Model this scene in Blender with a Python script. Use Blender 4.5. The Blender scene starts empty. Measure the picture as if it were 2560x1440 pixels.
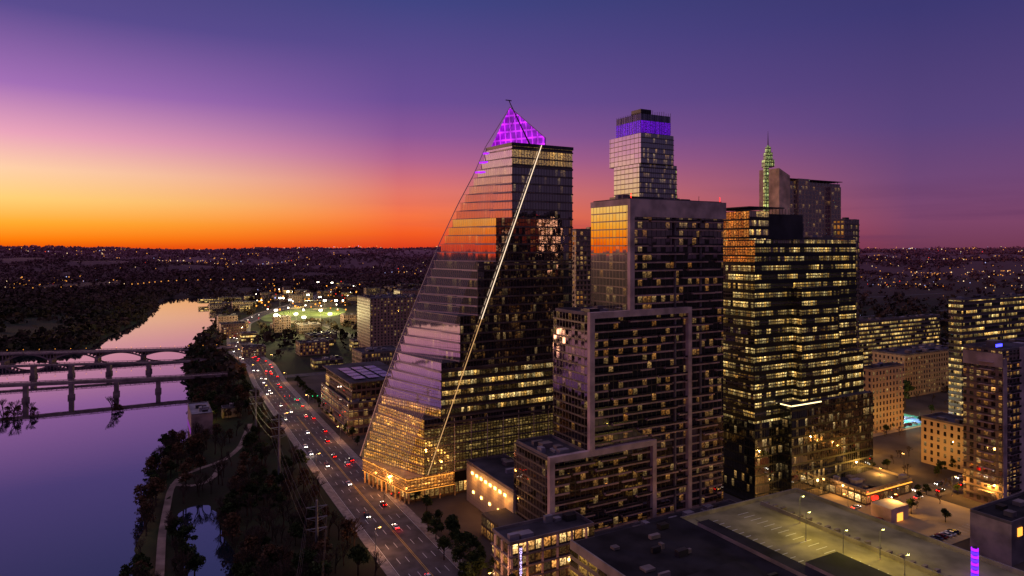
import bpy, bmesh, math, random
import numpy as np
from mathutils import Vector, Matrix
random.seed(7); rng=np.random.default_rng(7)
F=1706.67;H=115.0;V0=618.0
A=(-.4804,.8770); B=(.8770,.4804); D=(-.63,.7766)
def lin(c):
    r=[]
    for x in c[:3]:
        x=x/255.0
        r.append(x/12.92 if x<=.04045 else ((x+.055)/1.055)**2.4)
    return (r[0],r[1],r[2],1.0)
def G(u,v,z=0.0):
    Y=F*(H-z)/(v-V0); return ((u-1280)*Y/F,Y)
def ZV(v,Y): return H-(v-V0)*Y/F
def S(p,d,u):
    t=(u-1280)/F; return (t*p[1]-p[0])/(d[0]-t*d[1])
def off(p,a,b): return (p[0]+A[0]*a+B[0]*b, p[1]+A[1]*a+B[1]*b)
def at(u,Y): return ((u-1280)*Y/F,Y)
# ---------------- materials
class NT:
    def __init__(s,name):
        s.m=bpy.data.materials.new(name); s.m.use_nodes=True; s.t=s.m.node_tree; s.t.nodes.clear()
        s.out=s.t.nodes.new('ShaderNodeOutputMaterial')
    def n(s,ty,**k):
        x=s.t.nodes.new('ShaderNode'+ty)
        for a,b in k.items(): setattr(x,a,b)
        return x
    def l(s,a,b): s.t.links.new(a,b)
    def put(s,sock,v):
        if isinstance(v,bpy.types.NodeSocket): s.l(v,sock)
        else: sock.default_value=v
    def math(s,op,a,b=0.0,c=None,clamp=False):
        x=s.n('Math',operation=op,use_clamp=clamp); s.put(x.inputs[0],a)
        if op not in('FLOOR','FRACT'): s.put(x.inputs[1],b)
        if c is not None: s.put(x.inputs[2],c)
        return x.outputs[0]
    def comb(s,a,b,c):
        x=s.n('CombineXYZ'); s.put(x.inputs[0],a);s.put(x.inputs[1],b);s.put(x.inputs[2],c); return x.outputs[0]
    def mixc(s,f,a,b):
        x=s.n('Mix',data_type='RGBA'); s.put(x.inputs[0],f); s.put(x.inputs[6],a); s.put(x.inputs[7],b); return x.outputs[2]
    def mixs(s,f,a,b):
        x=s.n('MixShader'); s.put(x.inputs[0],f); s.l(a,x.inputs[1]); s.l(b,x.inputs[2]); return x.outputs[0]
def mat(name,col,rough=.7,metal=0.0,var=.25,scale=.15,col2=None,far=None):
    k=NT(name); p=k.n('BsdfPrincipled'); p.inputs['Roughness'].default_value=rough; p.inputs['Metallic'].default_value=metal
    if rough>.8: p.inputs['Specular IOR Level'].default_value=.15
    tc=k.n('NewGeometry'); nz=k.n('TexNoise'); nz.inputs['Scale'].default_value=scale; nz.inputs['Detail'].default_value=6
    k.l(tc.outputs['Position'],nz.inputs['Vector'])
    c=np.array(lin(col)[:3]); c2=np.array(lin(col2)[:3]) if col2 else c*(1+var*1.5); c1=c*(1-var*1.5) if not col2 else c
    f=k.math('MULTIPLY_ADD',nz.outputs[0],3.0,-1.0,clamp=True)
    cc=k.mixc(f,(*np.clip(c1,0,1),1),(*np.clip(c2,0,1),1))
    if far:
        sp=k.n('SeparateXYZ'); k.l(tc.outputs['Position'],sp.inputs[0]); cc=k.mixc(k.math('MULTIPLY_ADD',sp.outputs[1],1/4500,-.25,clamp=True),cc,lin(far))  # distance haze painted into the base colour by depth
    k.l(cc,p.inputs['Base Color']); k.l(p.outputs[0],k.out.inputs[0]); return k.m
def emis(name,col,st,samp='NONE'):
    k=NT(name); e=k.n('Emission'); e.inputs[0].default_value=lin(col); e.inputs[1].default_value=st; k.l(e.outputs[0],k.out.inputs[0])
    k.m.cycles.emission_sampling=samp; return k.m
def facade(name,bay=3,floor=3.6,lit=.2,col=(255,190,105),col2=(255,215,150),st=1.2,glass=(14,13,17),refl=.25,rt=(1,1,1),frame=(40,36,38),mw=.06,sp=.2,rough=.03,tilt=.012,seed=0.0,grouped=True,base_em=0.0):
    k=NT(name); uv=k.n('UVMap'); sep=k.n('SeparateXYZ'); k.l(uv.outputs[0],sep.inputs[0])
    oi=k.n('ObjectInfo')
    sx=k.math('DIVIDE',sep.outputs[0],bay); sy=k.math('DIVIDE',sep.outputs[1],floor)
    cx=k.math('FLOOR',sx); cy=k.math('FLOOR',sy); fx=k.math('FRACT',sx); fy=k.math('FRACT',sy)
    sd=k.math('MULTIPLY_ADD',oi.outputs['Random'],50.0,seed)
    wn=k.n('TexWhiteNoise'); k.l(k.comb(cx,cy,sd),wn.inputs[0]); sc=k.n('SeparateXYZ'); k.l(wn.outputs['Color'],sc.inputs[0])
    nz=k.n('TexNoise'); nz.inputs['Scale'].default_value=1.0; nz.inputs['Detail'].default_value=2
    k.l(k.comb(k.math('MULTIPLY',cx,.11 if grouped else .6),k.math('MULTIPLY',cy,.83 if grouped else .4),sd),nz.inputs['Vector'])
    pr=k.math('MULTIPLY_ADD',nz.outputs[0],7.0 if grouped else 5.0,-2.7 if grouped else -1.6,clamp=False); pr=k.math('MAXIMUM',k.math('MULTIPLY',pr,lit),lit*.12)
    lm=k.math('LESS_THAN',wn.outputs['Value'],pr)
    wg=k.n('TexWhiteNoise'); k.l(k.comb(k.math('FLOOR',k.math('DIVIDE',cx,5.0)),cy,k.math('ADD',sd,9.3)),wg.inputs[0])
    tb_=k.math('MULTIPLY_ADD',k.math('POWER',wg.outputs['Value'],1.6),1.3,.22)
    m1=k.math('GREATER_THAN',fx,mw); m2=k.math('LESS_THAN',fx,1-mw); m3=k.math('GREATER_THAN',fy,sp)
    wm=k.math('MULTIPLY',k.math('MULTIPLY',m1,m2),m3)
    inz=k.n('TexNoise'); inz.inputs['Scale'].default_value=1.3; inz.inputs['Detail'].default_value=4; k.l(uv.outputs[0],inz.inputs['Vector'])
    it=k.math('MAXIMUM',k.math('MULTIPLY_ADD',inz.outputs[0],5.5,-1.95),.06)
    br=k.math('MULTIPLY_ADD',k.math('POWER',sc.outputs[0],2.0 if not grouped else 1.2),1.3,.15)
    if grouped: br=k.math('MULTIPLY',br,tb_)
    vg=k.math('MULTIPLY_ADD',k.math('POWER',fy,3.0),1.1,.3)
    es=k.math('MULTIPLY',k.math('MULTIPLY',k.math('MULTIPLY',lm,wm),k.math('MULTIPLY',it,br)),k.math('MULTIPLY',vg,st))
    if base_em>0: es=k.math('ADD',es,k.math('MULTIPLY',k.math('MULTIPLY',wm,it),base_em))
    em=k.n('Emission'); k.l(k.mixc(sc.outputs[1],lin(col),lin(col2)),em.inputs[0]); k.l(es,em.inputs[1])
    geo=k.n('NewGeometry'); vm=k.n('VectorMath',operation='SUBTRACT'); k.l(wn.outputs['Color'],vm.inputs[0]); vm.inputs[1].default_value=(.5,.5,.5)
    vs=k.n('VectorMath',operation='SCALE'); k.l(vm.outputs[0],vs.inputs[0]); vs.inputs['Scale'].default_value=tilt
    va=k.n('VectorMath',operation='ADD'); k.l(geo.outputs['Normal'],va.inputs[0]); k.l(vs.outputs[0],va.inputs[1])
    vn=k.n('VectorMath',operation='NORMALIZE'); k.l(va.outputs[0],vn.inputs[0])
    gl=k.n('BsdfGlossy'); gl.inputs['Color'].default_value=(*rt,1); gl.inputs['Roughness'].default_value=rough; k.l(vn.outputs[0],gl.inputs['Normal'])
    df=k.n('BsdfDiffuse'); df.inputs[0].default_value=lin(glass)
    fr=k.n('Fresnel'); fr.inputs[0].default_value=1.5
    ff=k.math('MULTIPLY_ADD',fr.outputs[0],.8*(1-refl),refl,clamp=True)
    g=k.mixs(ff,df.outputs[0],gl.outputs[0])
    fp=k.n('BsdfPrincipled'); fp.inputs['Base Color'].default_value=lin(frame); fp.inputs['Roughness'].default_value=.45
    s=k.mixs(wm,fp.outputs[0],g); ad=k.n('AddShader'); k.l(s,ad.inputs[0]); k.l(em.outputs[0],ad.inputs[1]); k.l(ad.outputs[0],k.out.inputs[0])
    k.m.cycles.emission_sampling='NONE'; return k.m
# ---------------- mesh builder
class MB:
    def __init__(s): s.v=[];s.f=[];s.m=[];s.uv=[];s.mats=[]
    def mi(s,m):
        if m not in s.mats: s.mats.append(m)
        return s.mats.index(m)
    def face(s,pts,m,uvs=None):
        i=len(s.v); s.v+= [tuple(p) for p in pts]; s.f.append(list(range(i,i+len(pts)))); s.m.append(s.mi(m))
        s.uv+= uvs if uvs else [(p[0],p[1]) for p in pts]
    def prism(s,poly,z0,z1,m,top=None,uz=0.0,u0=0.0):
        n=len(poly); ms=m if isinstance(m,(list,tuple)) else [m]*n; u=u0
        for i in range(n):
            p=poly[i];q=poly[(i+1)%n]; L=math.hypot(q[0]-p[0],q[1]-p[1])
            s.face([(p[0],p[1],z0),(q[0],q[1],z0),(q[0],q[1],z1),(p[0],p[1],z1)],ms[i],[(u,z0-uz),(u+L,z0-uz),(u+L,z1-uz),(u,z1-uz)]); u+=L
        s.face([(p[0],p[1],z1) for p in poly],top or ms[0]); s.face([(p[0],p[1],z0) for p in poly][::-1],top or ms[0])
    def box(s,o,a0,a1,b0,b1,z0,z1,m,top=None,uz=0.0):
        s.prism([off(o,a0,b0),off(o,a0,b1),off(o,a1,b1),off(o,a1,b0)],z0,z1,m,top,uz)
    def beam(s,p,q,w,m,w2=None,n=4):
        p=Vector(p);q=Vector(q);d=(q-p)
        if d.length<1e-6: return
        d.normalize(); w2=w if w2 is None else w2
        x=d.cross(Vector((0,0,1)) if abs(d.z)<.95 else Vector((1,0,0))).normalized(); y=d.cross(x)
        r0=[p+(x*math.cos(t)+y*math.sin(t))*w for t in [2*math.pi*(i+.5)/n for i in range(n)]]
        r1=[q+(x*math.cos(t)+y*math.sin(t))*w2 for t in [2*math.pi*(i+.5)/n for i in range(n)]]
        for i in range(n):
            j=(i+1)%n; s.face([r0[i],r0[j],r1[j],r1[i]],m)
        s.face(r1,m); s.face(r0[::-1],m)
    def mesh(s,name):
        me=bpy.data.meshes.new(name); me.from_pydata(s.v,[],s.f)
        for m in s.mats: me.materials.append(m)
        me.polygons.foreach_set('material_index',s.m)
        uv=me.uv_layers.new(name='UVMap'); uv.data.foreach_set('uv',np.array(s.uv,dtype=np.float32).ravel()); me.update(); return me
    def obj(s,name,parent=None,loc=None):
        o=bpy.data.objects.new(name,s.mesh(name)); bpy.context.scene.collection.objects.link(o)
        if parent: o.parent=parent
        if loc: o.location=loc
        return o
def empty(name):
    o=bpy.data.objects.new(name,None); bpy.context.scene.collection.objects.link(o); o.empty_display_size=1; return o
def put(name,me,loc,rz=0,sc=1.0,parent=None):
    o=bpy.data.objects.new(name,me); bpy.context.scene.collection.objects.link(o); o.location=loc; o.rotation_euler=(0,0,rz); o.scale=(sc,sc,sc) if not isinstance(sc,tuple) else sc
    if parent: o.parent=parent
    return o
def plight(name,loc,w,col,r=.3,parent=None):
    l=bpy.data.lights.new(name,'POINT'); l.energy=w; l.color=lin(col)[:3]; l.shadow_soft_size=r
    o=bpy.data.objects.new(name,l); bpy.context.scene.collection.objects.link(o); o.location=loc
    if parent: o.parent=parent
    return o
def quadmesh(name,Q,mats,mi=None):
    n=len(Q); me=bpy.data.meshes.new(name); me.vertices.add(n*4); me.vertices.foreach_set('co',Q.reshape(-1).astype(np.float32))
    me.loops.add(n*4); me.loops.foreach_set('vertex_index',np.arange(n*4,dtype=np.int32)); me.polygons.add(n)
    me.polygons.foreach_set('loop_start',np.arange(0,n*4,4,dtype=np.int32))
    for m in mats: me.materials.append(m)
    if mi is not None: me.polygons.foreach_set('material_index',mi.astype(np.int32))
    me.update(calc_edges=True); return me
def leafquads(cent,rad,n,size):
    N=len(cent); d=rng.normal(size=(N,n,3)); d/=np.linalg.norm(d,axis=2,keepdims=True); r=rng.random((N,n,1))**.4
    p=cent[:,None,:]+d*r*rad[:,None,:]
    s=size[:,None,None]*(0.6+.8*rng.random((N,n,1)))
    a=rng.normal(size=(N,n,3)); a/=np.linalg.norm(a,axis=2,keepdims=True); b=rng.normal(size=(N,n,3)); b-=a*(a*b).sum(2,keepdims=True); b/=np.linalg.norm(b,axis=2,keepdims=True)
    a=a*s;b=b*s*.8
    return np.stack([p-a-b,p+a-b*.6,p+a*.7+b,p-a*.8+b*.7],axis=2).reshape(-1,4,3)
# ---------------- world
w=bpy.data.worlds.new("World"); bpy.context.scene.world=w; w.use_nodes=True; t=w.node_tree; t.nodes.clear()
def wn_(ty,**k):
    x=t.nodes.new('ShaderNode'+ty)
    for a,b in k.items(): setattr(x,a,b)
    return x
def wm(op,a,b=0.0,clamp=False):
    x=wn_('Math',operation=op,use_clamp=clamp)
    for i,v in ((0,a),(1,b)):
        if isinstance(v,bpy.types.NodeSocket): t.links.new(v,x.inputs[i])
        else: x.inputs[i].default_value=v
    return x.outputs[0]
tc=wn_('TexCoord'); sp=wn_('SeparateXYZ'); t.links.new(tc.outputs['Generated'],sp.inputs[0])
gaz=math.radians(-55); gx,gy=math.sin(gaz),math.cos(gaz)
hl=wm('SQRT',wm('ADD',wm('MULTIPLY',sp.outputs[0],sp.outputs[0]),wm('MULTIPLY',sp.outputs[1],sp.outputs[1])))
c=wm('DIVIDE',wm('ADD',wm('MULTIPLY',sp.outputs[0],gx),wm('MULTIPLY',sp.outputs[1],gy)),wm('MAXIMUM',hl,.001))
e=wm('MULTIPLY',sp.outputs[2],1.0,True)
ZENITH_FILL=[(.52,(56,54,104)),(.72,(122,110,156)),(1.0,(190,172,208))]  # zenith stops out of view, brightened to add ambient fill
def ramp(stops,fac):
    r=wn_('ValToRGB'); el=r.color_ramp.elements; stops=stops+ZENITH_FILL
    while len(el)>1: el.remove(el[0])
    el[0].position=stops[0][0]; el[0].color=lin(stops[0][1])
    for p,cc in stops[1:]:
        x=el.new(p); x.color=lin(cc)
    t.links.new(fac,r.inputs[0]); return r.outputs[0]
RL=ramp([(0,(236,88,6)),(.010,(255,128,10)),(.030,(255,172,48)),(.058,(255,208,118)),(.093,(255,208,168)),(.135,(234,164,188)),(.192,(162,110,182)),(.278,(88,74,142)),(.40,(56,58,108))],e)
RM=ramp([(0,(222,64,30)),(.02,(244,92,36)),(.045,(248,116,66)),(.08,(226,118,106)),(.126,(176,98,142)),(.16,(140,86,150)),(.208,(106,76,148)),(.336,(64,67,130)),(.45,(50,53,104))],e)
RR=ramp([(0,(114,58,84)),(.033,(124,68,104)),(.082,(112,70,118)),(.154,(88,66,124)),(.29,(60,55,114)),(.42,(50,48,96))],e)
RB=ramp([(0,(66,50,66)),(.1,(78,62,88)),(.3,(70,60,102))],e)  # unseen sky behind the camera, lifted to fill the facing walls
def mixw(f,a,b):
    x=wn_('Mix',data_type='RGBA'); t.links.new(f,x.inputs[0]); t.links.new(a,x.inputs[6]); t.links.new(b,x.inputs[7]); return x.outputs[2]
def mr(v,a,b,it='SMOOTHSTEP'):
    x=wn_('MapRange',interpolation_type=it); t.links.new(v,x.inputs[0]); x.inputs[1].default_value=a; x.inputs[2].default_value=b; return x.outputs[0]
cc=mixw(mr(c,-.6,.0),RB,RR); cc=mixw(mr(c,.08,.68,'LINEAR'),cc,RM); cc=mixw(mr(c,.70,.95,'LINEAR'),cc,RL)
nz=wn_('TexNoise'); nz.inputs['Scale'].default_value=3.0; nz.inputs['Detail'].default_value=4
mp=wn_('Mapping'); mp.inputs['Scale'].default_value=(1,1,14); t.links.new(tc.outputs['Generated'],mp.inputs[0]); t.links.new(mp.outputs[0],nz.inputs['Vector'])
cl=wm('MULTIPLY',wm('MULTIPLY',wm('SUBTRACT',nz.outputs[0],.50,True),2.2),mr(sp.outputs[2],.10,.03))
cl=wm('MULTIPLY',cl,mr(c,.85,.3))
x=wn_('Mix',data_type='RGBA'); t.links.new(cl,x.inputs[0]); t.links.new(cc,x.inputs[6]); x.inputs[7].default_value=lin((84,46,90)); cc=x.outputs[2]
bg=wn_('Background'); t.links.new(cc,bg.inputs[0]); bg.inputs[1].default_value=1.0
sky=wn_('TexSky',sky_type='NISHITA'); sky.sun_disc=False; sky.sun_elevation=math.radians(0.5); sky.sun_rotation=gaz
bg2=wn_('Background'); t.links.new(sky.outputs[0],bg2.inputs[0]); bg2.inputs[1].default_value=.004
ad=wn_('AddShader'); t.links.new(bg.outputs[0],ad.inputs[0]); t.links.new(bg2.outputs[0],ad.inputs[1])
wo=wn_('OutputWorld'); t.links.new(ad.outputs[0],wo.inputs[0])
sl=bpy.data.lights.new('sun','SUN'); sl.energy=.9; sl.angle=math.radians(14); sl.color=(1,.52,.28)
so=bpy.data.objects.new('sun',sl); bpy.context.scene.collection.objects.link(so)
so.rotation_euler=Vector((gx,gy,math.tan(math.radians(4)))).to_track_quat('Z','Y').to_euler()
# ---------------- camera
cd=bpy.data.cameras.new('camera'); cam=bpy.data.objects.new('camera',cd); bpy.context.scene.collection.objects.link(cam)
cam.location=(0,0,H); cam.rotation_euler=(math.pi/2,0,0); cd.lens=24; cd.sensor_width=36; cd.shift_y=-102/2560; cd.clip_end=40000; cd.clip_start=1
bpy.context.scene.camera=cam
bpy.context.scene.view_settings.view_transform='Standard'; bpy.context.scene.view_settings.look='None'
# ---------------- common materials
conc=mat('concrete_panel',(184,154,148),.7); conc_d=mat('concrete_dark',(108,94,94),.8); roofm=mat('roof_membrane',(64,58,64),.9,var=.35,scale=.08)
roofl=mat('roof_light',(128,118,126),.8,var=.2); asph=mat('asphalt',(82,74,74),.85,var=.2,scale=.2); walk=mat('pavement',(130,118,112),.85,var=.2,scale=.5)
paint=mat('road_paint',(215,212,205),.6,var=.1); paint_y=mat('road_paint_yellow',(205,165,60),.6,var=.1)
metal=mat('dark_metal',(60,56,60),.4,.5); steel=mat('galvanised_steel',(130,130,135),.4,.7)
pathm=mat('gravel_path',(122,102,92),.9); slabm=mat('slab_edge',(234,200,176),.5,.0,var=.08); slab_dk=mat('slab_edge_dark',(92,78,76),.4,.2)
e_warm=emis('lamp_warm',(255,190,90),12); e_white=emis('lamp_white',(255,240,215),14); e_red=emis('lamp_red',(255,30,20),5); e_purple=emis('lamp_purple',(165,30,255),2.0)
e_blue=emis('lamp_blue',(60,60,255),5); e_green=emis('lamp_green',(0,255,150),4); e_gold=emis('lamp_gold',(255,160,60),2.2)
# ---------------- lake + terrain
lakepx=[(320,1440),(325,1330),(345,1230),(375,1150),(430,1112),(475,1085),(478,1040),(462,1000),(450,940),(455,900),(470,868),(500,838),(527,806),(537,788),(520,764),(516,742),(418,745),(395,770),(365,800),(315,824),(262,850),(225,874),(0,893)]
lake=[G(u,v,-4) for u,v in lakepx]
lake=[(-70,-300),(-100,80),(-128,180)]+lake+[(-640,660),(-760,450),(-760,0),(-700,-300)]
pond=[G(u,v,-4) for u,v in [(478,1275),(505,1262),(525,1310),(552,1360),(566,1440),(580,1500),(555,1520),(515,1440),(500,1380),(482,1330)]]
def sdist(P,poly):
    P=np.asarray(P,float); ins=np.zeros(len(P),bool); dm=np.full(len(P),1e9); n=len(poly)
    for i in range(n):
        x1,y1=poly[i];x2,y2=poly[(i+1)%n]
        cr=((y1>P[:,1])!=(y2>P[:,1]))&(P[:,0]<(x2-x1)*(P[:,1]-y1)/(y2-y1+1e-9)+x1)
        ins^=cr; dx,dy=x2-x1,y2-y1; tt=np.clip(((P[:,0]-x1)*dx+(P[:,1]-y1)*dy)/(dx*dx+dy*dy),0,1)
        dm=np.minimum(dm,np.hypot(P[:,0]-x1-tt*dx,P[:,1]-y1-tt*dy))
    return np.where(ins,-dm,dm)
def waterdist(P): return np.minimum(sdist(P,lake),sdist(P,pond))
def smooth(x,a,b): q=np.clip((x-a)/(b-a),0,1); return q*q*(3-2*q)
def height(P,wd=None):
    P=np.asarray(P,float)
    if wd is None: wd=waterdist(P)
    x,y=P[:,0],P[:,1]; wob=np.sin(x*.11+y*.07)*1.6+np.sin(x*.05-y*.13)*1.8
    z=-7+7*smooth(wd+wob*.8,-5,15)
    R=np.hypot(x,y); n=np.sin(x*.0011+1.3)*.5+np.sin(x*.0027+y*.0011)*.35+np.sin(x*.0061-y*.002+2)*.22+np.sin(x*.013+y*.004)*.09
    hill=smooth(R,2600,7000)*(90+27*n)*(1-.5*smooth(R,8500,14000))+smooth(R,1700,3500)*(16+18*np.sin(x*.0032+y*.0045)+10*np.sin(x*.009-y*.006))*(1-smooth(R,5000,6500))
    unseen_hill_cut=1-.8*smooth(-np.arctan2(x,y),.82,1.0)  # hills out of view to the west lowered so glass reflects the sunset
    return z+np.maximum(hill*unseen_hill_cut,0)
def axis(fine0,fine1,st,lo,hi):
    a=list(np.arange(fine0,fine1+.1,st)); s=st; x_=a[-1]
    while x_<hi: s=min(s*1.12,200); x_+=s; a.append(x_)
    s=st; x_=a[0]
    while x_>lo: s=min(s*1.12,200); x_-=s; a.insert(0,x_)
    return np.array(a)
xs=axis(-860,60,6,-13000,13000); ys=axis(60,1750,7,-1500,15000)
XX,YY=np.meshgrid(xs,ys); P=np.stack([XX.ravel(),YY.ravel()],1); ZZ=height(P)
nx,ny=len(xs),len(ys); idx=np.arange(nx*ny).reshape(ny,nx)
q=np.stack([idx[:-1,:-1],idx[:-1,1:],idx[1:,1:],idx[1:,:-1]],-1).reshape(-1,4)
me=bpy.data.meshes.new('ground'); me.vertices.add(nx*ny); me.vertices.foreach_set('co',np.column_stack([P,ZZ]).astype(np.float32).ravel())
me.loops.add(len(q)*4); me.loops.foreach_set('vertex_index',q.ravel().astype(np.int32)); me.polygons.add(len(q)); me.polygons.foreach_set('loop_start',np.arange(0,len(q)*4,4,dtype=np.int32)); me.polygons.foreach_set('use_smooth',np.ones(len(q),bool))
me.update(calc_edges=True)
gm=mat('ground_brush',(44,36,26),.95,scale=.03,col2=(34,44,22),far=(140,92,106)); me.materials.append(gm); put('ground',me,(0,0,0))  # far tint is haze mixed into the ground colour
k=NT('water'); gl=k.n('BsdfGlossy'); gl.inputs['Color'].default_value=(.98,.91,.88,1); gl.inputs['Roughness'].default_value=.035
df=k.n('BsdfDiffuse'); df.inputs[0].default_value=(.008,.018,.032,1); fr=k.n('Fresnel'); fr.inputs[0].default_value=1.45
geo=k.n('NewGeometry'); nz=k.n('TexNoise'); nz.inputs['Scale'].default_value=.25; nz.inputs['Detail'].default_value=5; k.l(geo.outputs['Position'],nz.inputs['Vector'])
bp=k.n('Bump'); bp.inputs['Strength'].default_value=.05; bp.inputs['Distance'].default_value=.2; k.l(nz.outputs[0],bp.inputs['Height']); k.l(bp.outputs[0],gl.inputs['Normal'])
k.l(k.mixs(k.math('MULTIPLY_ADD',fr.outputs[0],.5,.55,clamp=True),df.outputs[0],gl.outputs[0]),k.out.inputs[0])
m=MB(); m.face([(-1500,-600,-4),(20,-600,-4),(20,2400,-4),(-1500,2400,-4)],k.m); m.obj('river_water')
# ---------------- roads
def ribbon(m,pl,o0,o1,z,mt,dash=None):
    pts=[]
    for i,p in enumerate(pl):
        a=pl[max(i-1,0)];b=pl[min(i+1,len(pl)-1)]; d=Vector((b[0]-a[0],b[1]-a[1])).normalized(); pts.append((p[0],p[1],d.y,-d.x))
    for i in range(len(pl)-1):
        p=pts[i];q_=pts[i+1]; LL=math.hypot(q_[0]-p[0],q_[1]-p[1]); n=1 if not dash else max(1,int(LL/dash))
        for j in range(n):
            t0=j/n; t1=(j+1)/n if not dash else (j+.35)/n
            def P_(t_,o): return (p[0]+(q_[0]-p[0])*t_+(p[2]*(1-t_)+q_[2]*t_)*o, p[1]+(q_[1]-p[1])*t_+(p[3]*(1-t_)+q_[3]*t_)*o, z)
            m.face([P_(t0,o0),P_(t0,o1),P_(t1,o1),P_(t1,o0)][::-1],mt)
def fine(pl,st=12):
    out=[]
    for i in range(len(pl)-1):
        a,b=pl[i],pl[i+1]; n=max(1,int(math.hypot(b[0]-a[0],b[1]-a[1])/st))
        for j in range(n): out.append((a[0]+(b[0]-a[0])*j/n,a[1]+(b[1]-a[1])*j/n))
    out.append(pl[-1])
    for _ in range(2): out=[out[0]]+[((out[i-1][0]+out[i][0]*2+out[i+1][0])/4,(out[i-1][1]+out[i][1]*2+out[i+1][1])/4) for i in range(1,len(out)-1)]+[out[-1]]
    return out
avenue=fine([(24,140),(-28,239),(-73,323),(-140,452),(-207,582),(-246,668),(-296,748),(-345,860),(-405,1020),(-430,1180),(-440,1500),(-520,2100)])
m=MB(); ribbon(m,avenue,-10.5,10.5,.03,asph); 
for o in(-6.8,-3.4,3.4,6.8): ribbon(m,avenue,o-.09,o+.09,.034,paint,dash=9)
for o in(-.3,.3): ribbon(m,avenue,o-.08,o+.08,.034,paint_y)
for o in(-10.1,10.1): ribbon(m,avenue,o-.07,o+.07,.034,paint)
m.obj('avenue_road')
m=MB()
for s_ in(-1,1):
    ribbon(m,avenue,min(s_*10.5,s_*14),max(s_*10.5,s_*14),.15,walk)
    pl=avenue
    for i in range(len(pl)-1):
        a,b=pl[i],pl[i+1]; d=Vector((b[0]-a[0],b[1]-a[1])).normalized(); n_=(d.y*s_*10.5,-d.x*s_*10.5)
        m.face([(a[0]+n_[0],a[1]+n_[1],0),(b[0]+n_[0],b[1]+n_[1],0),(b[0]+n_[0],b[1]+n_[1],.15),(a[0]+n_[0],a[1]+n_[1],.15)],conc)
m.obj('avenue_pavement')
m=MB(); streets=[]
C1=G(1370,1400)
for o,d,L,wd_ in [(off(C1,-26,-52),B,560,12),((-150,470),B,900,14),((-215,600),B,1200,14),(off(C1,-150,110),A,1300,13),((330,350),A,900,13),((480,500),A,900,13),((160,900),B,1300,12),((60,1150),B,1400,12),((700,500),A,1000,12)]:
    pl=[o,(o[0]+d[0]*L,o[1]+d[1]*L)]; streets.append((o,d,L)); zz=.041+.006*len(streets); ribbon(m,fine(pl,60),-wd_/2,wd_/2,zz,asph); ribbon(m,pl,-.1,.1,zz+.004,paint_y,dash=7)
m.obj('city_street')
m=MB(); urb=mat('city_block_paving',(84,72,66),.9,scale=.05,col2=(56,46,44))
m.face([(38,140,.012),(*off((24,140),-60,500),.012),(*off((24,140),1100,1300),.012),(-71,882,.012),(-191,582,.012)],urb); m.obj('city_ground')
# ---------------- towers
def roofkit(m,o,a0,a1,b0,b1,z,seed=0,par=1.1,mt=None):
    r=random.Random(seed); mt=mt or conc_d
    for (x0,x1,y0,y1) in [(a0,a0+.35,b0,b1),(a1-.35,a1,b0,b1),(a0+.35,a1-.35,b0,b0+.35),(a0+.35,a1-.35,b1-.35,b1)]: m.box(o,x0,x1,y0,y1,z,z+par,mt)
    for i in range(int(3+(a1-a0)*(b1-b0)/120)):
        sa=r.uniform(1.5,4);sb=r.uniform(1.5,5); a=r.uniform(a0+1,max(a0+1.1,a1-sa-1)); b=r.uniform(b0+1,max(b0+1.1,b1-sb-1))
        m.box(o,a,a+sa,b,b+sb,z+.01*i,z+r.uniform(1,2.6),r.choice([roofl,conc_d,metal]))
T=empty('apartment_tower'); o=C1
b1=S(o,B,1470); b2=S(o,B,1570); b3=S(o,B,1630); b4=S(o,B,1718); b5=S(o,B,1808); dep=25
zl=ZV(1150,o[1]); zm=ZV(790,off(o,0,b1)[1]); zt=ZV(510,off(o,0,b2)[1]); FL=3.3
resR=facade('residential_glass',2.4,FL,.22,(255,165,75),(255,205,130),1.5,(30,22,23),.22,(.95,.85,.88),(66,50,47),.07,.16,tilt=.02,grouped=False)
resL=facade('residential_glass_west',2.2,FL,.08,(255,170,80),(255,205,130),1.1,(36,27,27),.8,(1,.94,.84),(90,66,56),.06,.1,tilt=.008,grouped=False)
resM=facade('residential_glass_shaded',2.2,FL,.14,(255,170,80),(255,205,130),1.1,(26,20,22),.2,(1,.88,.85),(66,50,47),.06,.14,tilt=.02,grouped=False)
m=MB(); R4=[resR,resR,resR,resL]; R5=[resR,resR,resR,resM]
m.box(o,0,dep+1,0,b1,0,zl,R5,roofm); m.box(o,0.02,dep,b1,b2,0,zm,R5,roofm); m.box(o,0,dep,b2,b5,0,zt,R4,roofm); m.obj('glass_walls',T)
m=MB(); r=random.Random(3)
balc=mat('balcony_slab',(170,134,124),.6); rail=mat('balcony_rail',(56,50,54),.25,.4)
z=FL
while z<zt-2:
    bs=0 if z<zl else (b1 if z<zm else b2)
    cur=bs+2.3
    while cur<b5-2:
        L=r.choice([7,12,18,26]); e_=min(b5-1.2,cur+L)
        pr=1.3 if r.random()<.6 else .35
        m.box(o,-pr,-.01,cur,e_,z-.3,z+.3,balc)
        if pr>1 : m.box(o,-pr-.05,-pr,cur,e_,z+.31,z+1.0,rail)
        cur=e_+r.choice([.0,1.5,3.2,5])
    m.box(o,1.5,dep-1,bs-.3,bs-.01,z-.16,z+.16,slab_dk)
    z+=FL
m.obj('balconies',T)
m=MB(); fw=1.9; pr=1.75
m.box(o,-pr,-.02,-.3,fw,0,zl+1.2,conc); m.box(o,-pr,-.02,fw,b3-fw/2,zl-1,zl+1.2,conc); m.box(o,-pr,-.02,b3-fw/2,b3+fw/2,0,zl+1.2,conc)
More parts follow.
